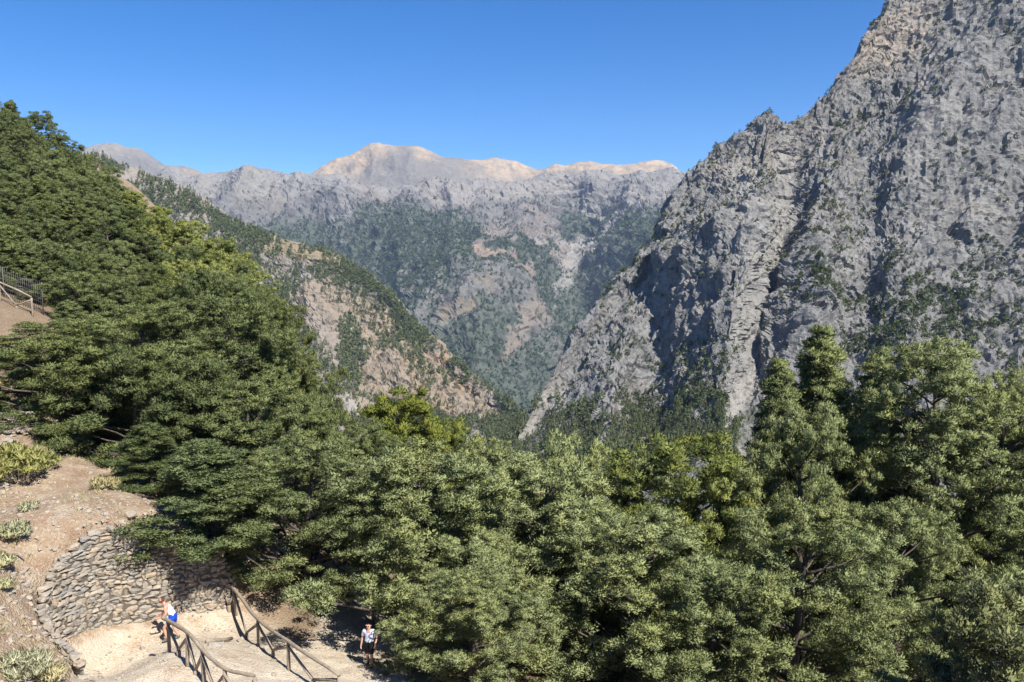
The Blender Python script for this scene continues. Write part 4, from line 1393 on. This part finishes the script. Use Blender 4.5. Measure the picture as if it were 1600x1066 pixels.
shrub('sage_shrub', 8, 540, -5.0, 0.6, 0.7, 'leaf_hill', 'small green bush below the upper trail', 12, 40, 0.12, 0.4)
a = on_ground(18, 868, -10.2); b = on_ground(38, 878, -10.2)
g = Geo(); g.tube([(a[0], a[1], gz(*a) + 0.06), ((a[0] + b[0]) / 2, (a[1] + b[1]) / 2, gz(*a) + 0.06), (b[0], b[1], gz(*b) + 0.05)], [0.03, 0.028, 0.02], 6)
tag(link('fallen_stick', g.mesh('fallen_stick', M['twig'])), 'short grey stick lying on the red slope', 'stick')

# thin dry grass on the slope above the wall
rs = np.random.RandomState(71)
P = np.stack([rs.uniform(-27, -11.5, 5000), rs.uniform(18, 41, 5000)], -1)
cl2 = fbm(np.c_[P, 0 * P[:, 0]] / 3.0 + 4, 3)
P = P[inpoly(P[:, 0], P[:, 1], up_poly) & (rs.rand(5000) < 0.12 + 0.9 * cl2)]
Zg = ground_z(P[:, 0], P[:, 1])
C = np.repeat(np.c_[P, Zg], 7, axis=0) + rs.normal(size=(len(P) * 7, 3)) * (0.07, 0.07, 0)
D = rs.normal(size=C.shape) * (0.45, 0.45, 0.1) + (0, 0, 0.9)
L = rs.uniform(0.10, 0.28, (len(C), 1))
W_ = np.cross(D, rs.normal(size=C.shape)); W_ /= np.linalg.norm(W_, axis=1)[:, None]
T = np.stack([C - W_ * 0.012, C + W_ * 0.012, C + D * L], 1)
me = mesh_np('dry_grass', T.reshape(-1, 3), np.arange(len(T) * 3).reshape(-1, 3), False, None, M['straw'])
tag(link('dry_grass', me), 'thin dry grass on the red slope', kind='stuff')
# ------------------------------------------------------------------ people
SKIN = plain('skin', (0.52, 0.30, 0.22), 0.6, 0.08, 0.3)

def person(loc, rz, J, label, clothes, hair_mat, scale=1.0, glasses=False):
    """J: joint name -> (x,y,z,radius), facing -Y. clothes: list of (name, material, offset, test)"""
    chain = [('pelvis', 'spine'), ('spine', 'chest'), ('chest', 'neck'), ('neck', 'headlow'), ('headlow', 'headtop')]
    for s in 'lr':
        chain += [('chest', 'shoulder' + s), ('shoulder' + s, 'elbow' + s), ('elbow' + s, 'wrist' + s), ('wrist' + s, 'palm' + s),
                  ('pelvis', 'hip' + s), ('hip' + s, 'knee' + s), ('knee' + s, 'ankle' + s), ('ankle' + s, 'toe' + s)]
    J = dict(J)
    for s, sg in (('l', 1), ('r', -1)):
        w = Vector(J['wrist' + s][:3]); e = Vector(J['elbow' + s][:3])
        d = (w - e).normalized()
        side = d.cross(Vector((sg, 0, 0))).normalized()
        pm = w + d * 0.075
        J['palm' + s] = (*pm, 0.030)
        for f, (o, ln) in enumerate(((-0.032, 0.062), (-0.011, 0.078), (0.011, 0.074), (0.032, 0.055))):
            k1 = pm + side * o + d * 0.045
            k2 = k1 + (d * 0.8 + Vector((-sg * 0.45, 0, 0))).normalized() * ln
            J['f%d%s' % (f, s)] = (*k1, 0.011); J['t%d%s' % (f, s)] = (*k2, 0.009)
            chain += [('palm' + s, 'f%d%s' % (f, s)), ('f%d%s' % (f, s), 't%d%s' % (f, s))]
        th = w + d * 0.03 + side * 0.045
        J['thumb' + s] = (*th, 0.012); J['thumbtip' + s] = (*(th + d * 0.055 + side * 0.012), 0.010)
        chain += [('wrist' + s, 'thumb' + s), ('thumb' + s, 'thumbtip' + s)]
    names = list(J)
    me = bpy.data.meshes.new('skeleton')
    me.from_pydata([Vector(J[n][:3]) for n in names], [(names.index(a), names.index(b)) for a, b in chain], [])
    tmp = bpy.data.objects.new('skeleton', me)
    COL.objects.link(tmp)
    tmp.modifiers.new('skin', 'SKIN').use_smooth_shade = True
    tmp.modifiers.new('sub', 'SUBSURF').levels = 2
    for i, n in enumerate(names):
        v = me.skin_vertices[0].data[i]
        v.radius = (J[n][3], J[n][3] * (0.78 if n in ('pelvis', 'spine', 'chest') else 1.0))
        v.use_root = n == 'pelvis'
    dg = bpy.context.evaluated_depsgraph_get()
    body = bpy.data.meshes.new_from_object(tmp.evaluated_get(dg))
    bpy.data.objects.remove(tmp)
    body.name = 'body'
    body.materials.clear(); body.materials.append(SKIN)
    root = empty('person', loc, label, 'person', None, rz)
    root.scale = (scale,) * 3
    bo = link('body', body, root)
    n = len(body.vertices)
    V = np.zeros(n * 3); body.vertices.foreach_get('co', V); V = V.reshape(-1, 3)
    NV = np.array([tuple(v.normal) for v in body.vertices])
    seg = [(a, b, np.array(J[a][:3]), np.array(J[b][:3])) for a, b in chain]
    best = np.full(n, 9.0); lab = np.zeros(n, int); par = np.zeros(n)
    for k, (a, b, p, q) in enumerate(seg):
        d = q - p
        t = np.clip((V - p) @ d / (d @ d), 0, 1)
        r = np.linalg.norm(V - p - t[:, None] * d, axis=1) / max(0.02, 0.5 * (J[a][3] + J[b][3]))
        m = r < best
        best = np.where(m, r, best); lab = np.where(m, k, lab); par = np.where(m, t, par)
    segn = [a + '>' + b for a, b, _, _ in seg]
    faces = [tuple(p.vertices) for p in body.polygons]
    hc = np.array(J['headlow'][:3]) * 0.45 + np.array(J['headtop'][:3]) * 0.55
    def piece(name, mat, off, test, parent=root):
        sel = np.array([test(segn[lab[i]], par[i], V[i], hc) for i in range(n)])
        fs = [f for f in faces if sum(sel[list(f)]) >= len(f) - 1]
        used = sorted({i for f in fs for i in f})
        mp = {i: k for k, i in enumerate(used)}
        vv = [tuple(V[i] + NV[i] * off) for i in used]
        m = bpy.data.meshes.new(name)
        m.from_pydata(vv, [], [tuple(mp[i] for i in f) for f in fs])
        m.polygons.foreach_set('use_smooth', [True] * len(fs)); m.materials.append(mat)
        return link(name, m, parent)
    for c in clothes:
        piece(*c)
    piece('hair', hair_mat, 0.018, lambda s, t, v, h: s in ('neck>headlow', 'headlow>headtop') and ((v[2] - h[2] > 0.045) or (v[1] - h[1] > 0.0 and v[2] - h[2] > -0.06)), bo)
    # face: nose, ears, eyes and mouth on the -Y side of the head
    hr = J['headlow'][3]
    g = Geo(); g.tube([hc + (0, -hr * 0.86, 0.02), hc + (0, -hr * 1.17, -0.02), hc + (0, -hr * 0.9, -0.03)], [0.008, 0.014, 0.008], 6)
    link('nose', g.mesh('nose', SKIN), bo)
    lipm = plain('lips', (0.42, 0.16, 0.13), 0.5, 0.05)
    g = Geo(); g.tube([hc + (-0.022, -hr * 0.90, -0.05), hc + (0, -hr * 0.97, -0.052), hc + (0.022, -hr * 0.90, -0.05)], [0.004, 0.008, 0.004], 6)
    link('mouth', g.mesh('mouth', lipm), bo)
    eyem = plain('dark_lens', (0.02, 0.02, 0.022), 0.25, 0.05, 0.5)
    for sx in (-1, 1):
        g = Geo(); g.tube([hc + (sx * hr * 0.96, 0.0, 0.02), hc + (sx * hr * 1.1, 0.012, -0.01)], [0.022, 0.016], 8)
        link('ear', g.mesh('ear', SKIN), bo)
        g = Geo()
        r = 0.021 if glasses else 0.008
        g.tube([hc + (sx * 0.033, -hr * 0.82, 0.015), hc + (sx * 0.033, -hr * 1.02, 0.013)], [r, r], 10)
        link('sunglass_lens' if glasses else 'eye', g.mesh('eye', eyem), bo)
    return root

def torso(s, t):
    return s in ('pelvis>spine', 'spine>chest') or (s == 'chest>neck' and t < 0.6) or s.startswith('chest>shoulder')

shirt_blue = plain('light_blue_shirt', (0.55, 0.62, 0.80), 0.85, 0.06)
black_cloth = plain('black_shorts', (0.012, 0.012, 0.014), 0.8, 0.2)
sandal = plain('dark_sandal', (0.03, 0.025, 0.022), 0.7, 0.2)
white_top = plain('white_tank_top', (0.74, 0.72, 0.78), 0.85, 0.05)
blue_short = plain('royal_blue_shorts', (0.012, 0.065, 0.46), 0.8, 0.1)
grey_hair = plain('grey_brown_hair', (0.14, 0.11, 0.09), 0.8, 0.3)
red_hair = plain('auburn_hair', (0.13, 0.035, 0.022), 0.6, 0.35)
greyshoe = plain('grey_trainers', (0.13, 0.13, 0.13), 0.8, 0.3)

man = dict(pelvis=(0, 0, 0.95, .15), spine=(0, 0.0, 1.10, .15), chest=(0, -0.03, 1.30, .155), neck=(0, -0.06, 1.475, .055), headlow=(0, -0.085, 1.56, .082), headtop=(0, -0.075, 1.66, .088),
           shoulderl=(0.185, -0.03, 1.405, .066), elbowl=(0.27, 0.05, 1.15, .046), wristl=(0.27, -0.14, 0.99, .031),
           shoulderr=(-0.185, -0.03, 1.405, .066), elbowr=(-0.265, 0.03, 1.13, .046), wristr=(-0.30, -0.02, 0.88, .031),
           hipl=(0.095, 0, 0.91, .10), kneel=(0.10, -0.10, 0.51, .062), anklel=(0.10, -0.02, 0.10, .042), toel=(0.11, -0.17, 0.04, .038),
           hipr=(-0.095, 0, 0.91, .10), kneer=(-0.10, -0.02, 0.50, .062), ankler=(-0.10, 0.20, 0.13, .042), toer=(-0.11, 0.08, 0.045, .038))
w = on_ground(578, 1043, -14.9)
person((w[0], w[1], gz(*w) + 0.03), -0.12, man, 'person walking up the path in light blue shirt, black shorts and sunglasses', [
    ('shirt', shirt_blue, 0.016, lambda s, t, v, h: (torso(s, t) and v[2] > 0.93) or (s.startswith('shoulder') and t < 0.72)),
    ('shorts', black_cloth, 0.02, lambda s, t, v, h: (s == 'pelvis>spine' and v[2] < 1.02) or s.startswith('pelvis>hip') or (s.startswith('hip') and t < 0.92)),
    ('sandals', sandal, 0.008, lambda s, t, v, h: s.startswith('ankle'))], grey_hair, 1.0, True)

woman = dict(pelvis=(0, 0.08, 0.86, .155), spine=(0, 0.02, 1.02, .125), chest=(0, -0.10, 1.20, .14), neck=(0, -0.20, 1.36, .05), headlow=(0, -0.27, 1.44, .08), headtop=(0, -0.31, 1.54, .088),
             shoulderl=(0.16, -0.13, 1.30, .055), elbowl=(0.21, -0.10, 1.03, .042), wristl=(0.19, -0.33, 0.93, .028),
             shoulderr=(-0.16, -0.13, 1.30, .055), elbowr=(-0.21, -0.14, 1.03, .042), wristr=(-0.19, -0.36, 0.95, .028),
             hipl=(0.10, 0.08, 0.83, .105), kneel=(0.10, -0.22, 0.53, .064), anklel=(0.10, -0.12, 0.11, .043), toel=(0.11, -0.28, 0.045, .038),
             hipr=(-0.10, 0.08, 0.83, .105), kneer=(-0.10, 0.05, 0.46, .064), ankler=(-0.10, 0.22, 0.10, .043), toer=(-0.11, 0.08, 0.045, .038))
w = on_ground(262, 1006, -13.4)
person((w[0] + 0.1, w[1] + 0.15, gz(w[0] + 0.1, w[1] + 0.15) + 0.03), -math.pi / 2 + 0.15, woman, 'person leaning forward beside the log fence in white tank top and blue shorts', [
    ('tank_top', white_top, 0.012, lambda s, t, v, h: (s in ('pelvis>spine', 'spine>chest') and v[2] > 0.94) or (s == 'chest>neck' and t < 0.45) or (s.startswith('chest>shoulder') and t < 0.5)),
    ('shorts', blue_short, 0.018, lambda s, t, v, h: (s == 'pelvis>spine' and v[2] < 1.0) or s.startswith('pelvis>hip') or (s.startswith('hip') and t < 0.5)),
    ('shoes', greyshoe, 0.012, lambda s, t, v, h: s.startswith('ankle') or (s.startswith('knee') and t > 0.86))], red_hair, 1.08)
# ------------------------------------------------------------------ air
hm = bpy.data.materials.new('air')
hm.use_nodes = True
hn = hm.node_tree
for n_ in list(hn.nodes):
    hn.nodes.remove(n_)
ho = hn.nodes.new('ShaderNodeOutputMaterial')
hv = hn.nodes.new('ShaderNodeVolumePrincipled')
hv.inputs['Color'].default_value = (0.52, 0.68, 1.0, 1)
hv.inputs['Density'].default_value = 0.000042
hv.inputs['Anisotropy'].default_value = 0.0
hn.links.new(hv.outputs[0], ho.inputs['Volume'])
g = Geo()
x0, x1, y0, y1, z0, z1 = -9100, 9100, -600, 7800, -1000, 1250
g.add([(x0, y0, z0), (x1, y0, z0), (x1, y1, z0), (x0, y1, z0), (x0, y0, z1), (x1, y0, z1), (x1, y1, z1), (x0, y1, z1)],
      [(0, 3, 2, 1), (4, 5, 6, 7), (0, 1, 5, 4), (1, 2, 6, 5), (2, 3, 7, 6), (3, 0, 4, 7)])
tag(link('haze', g.mesh('haze', hm, False)), 'thin blue haze in the gorge air', kind='stuff')
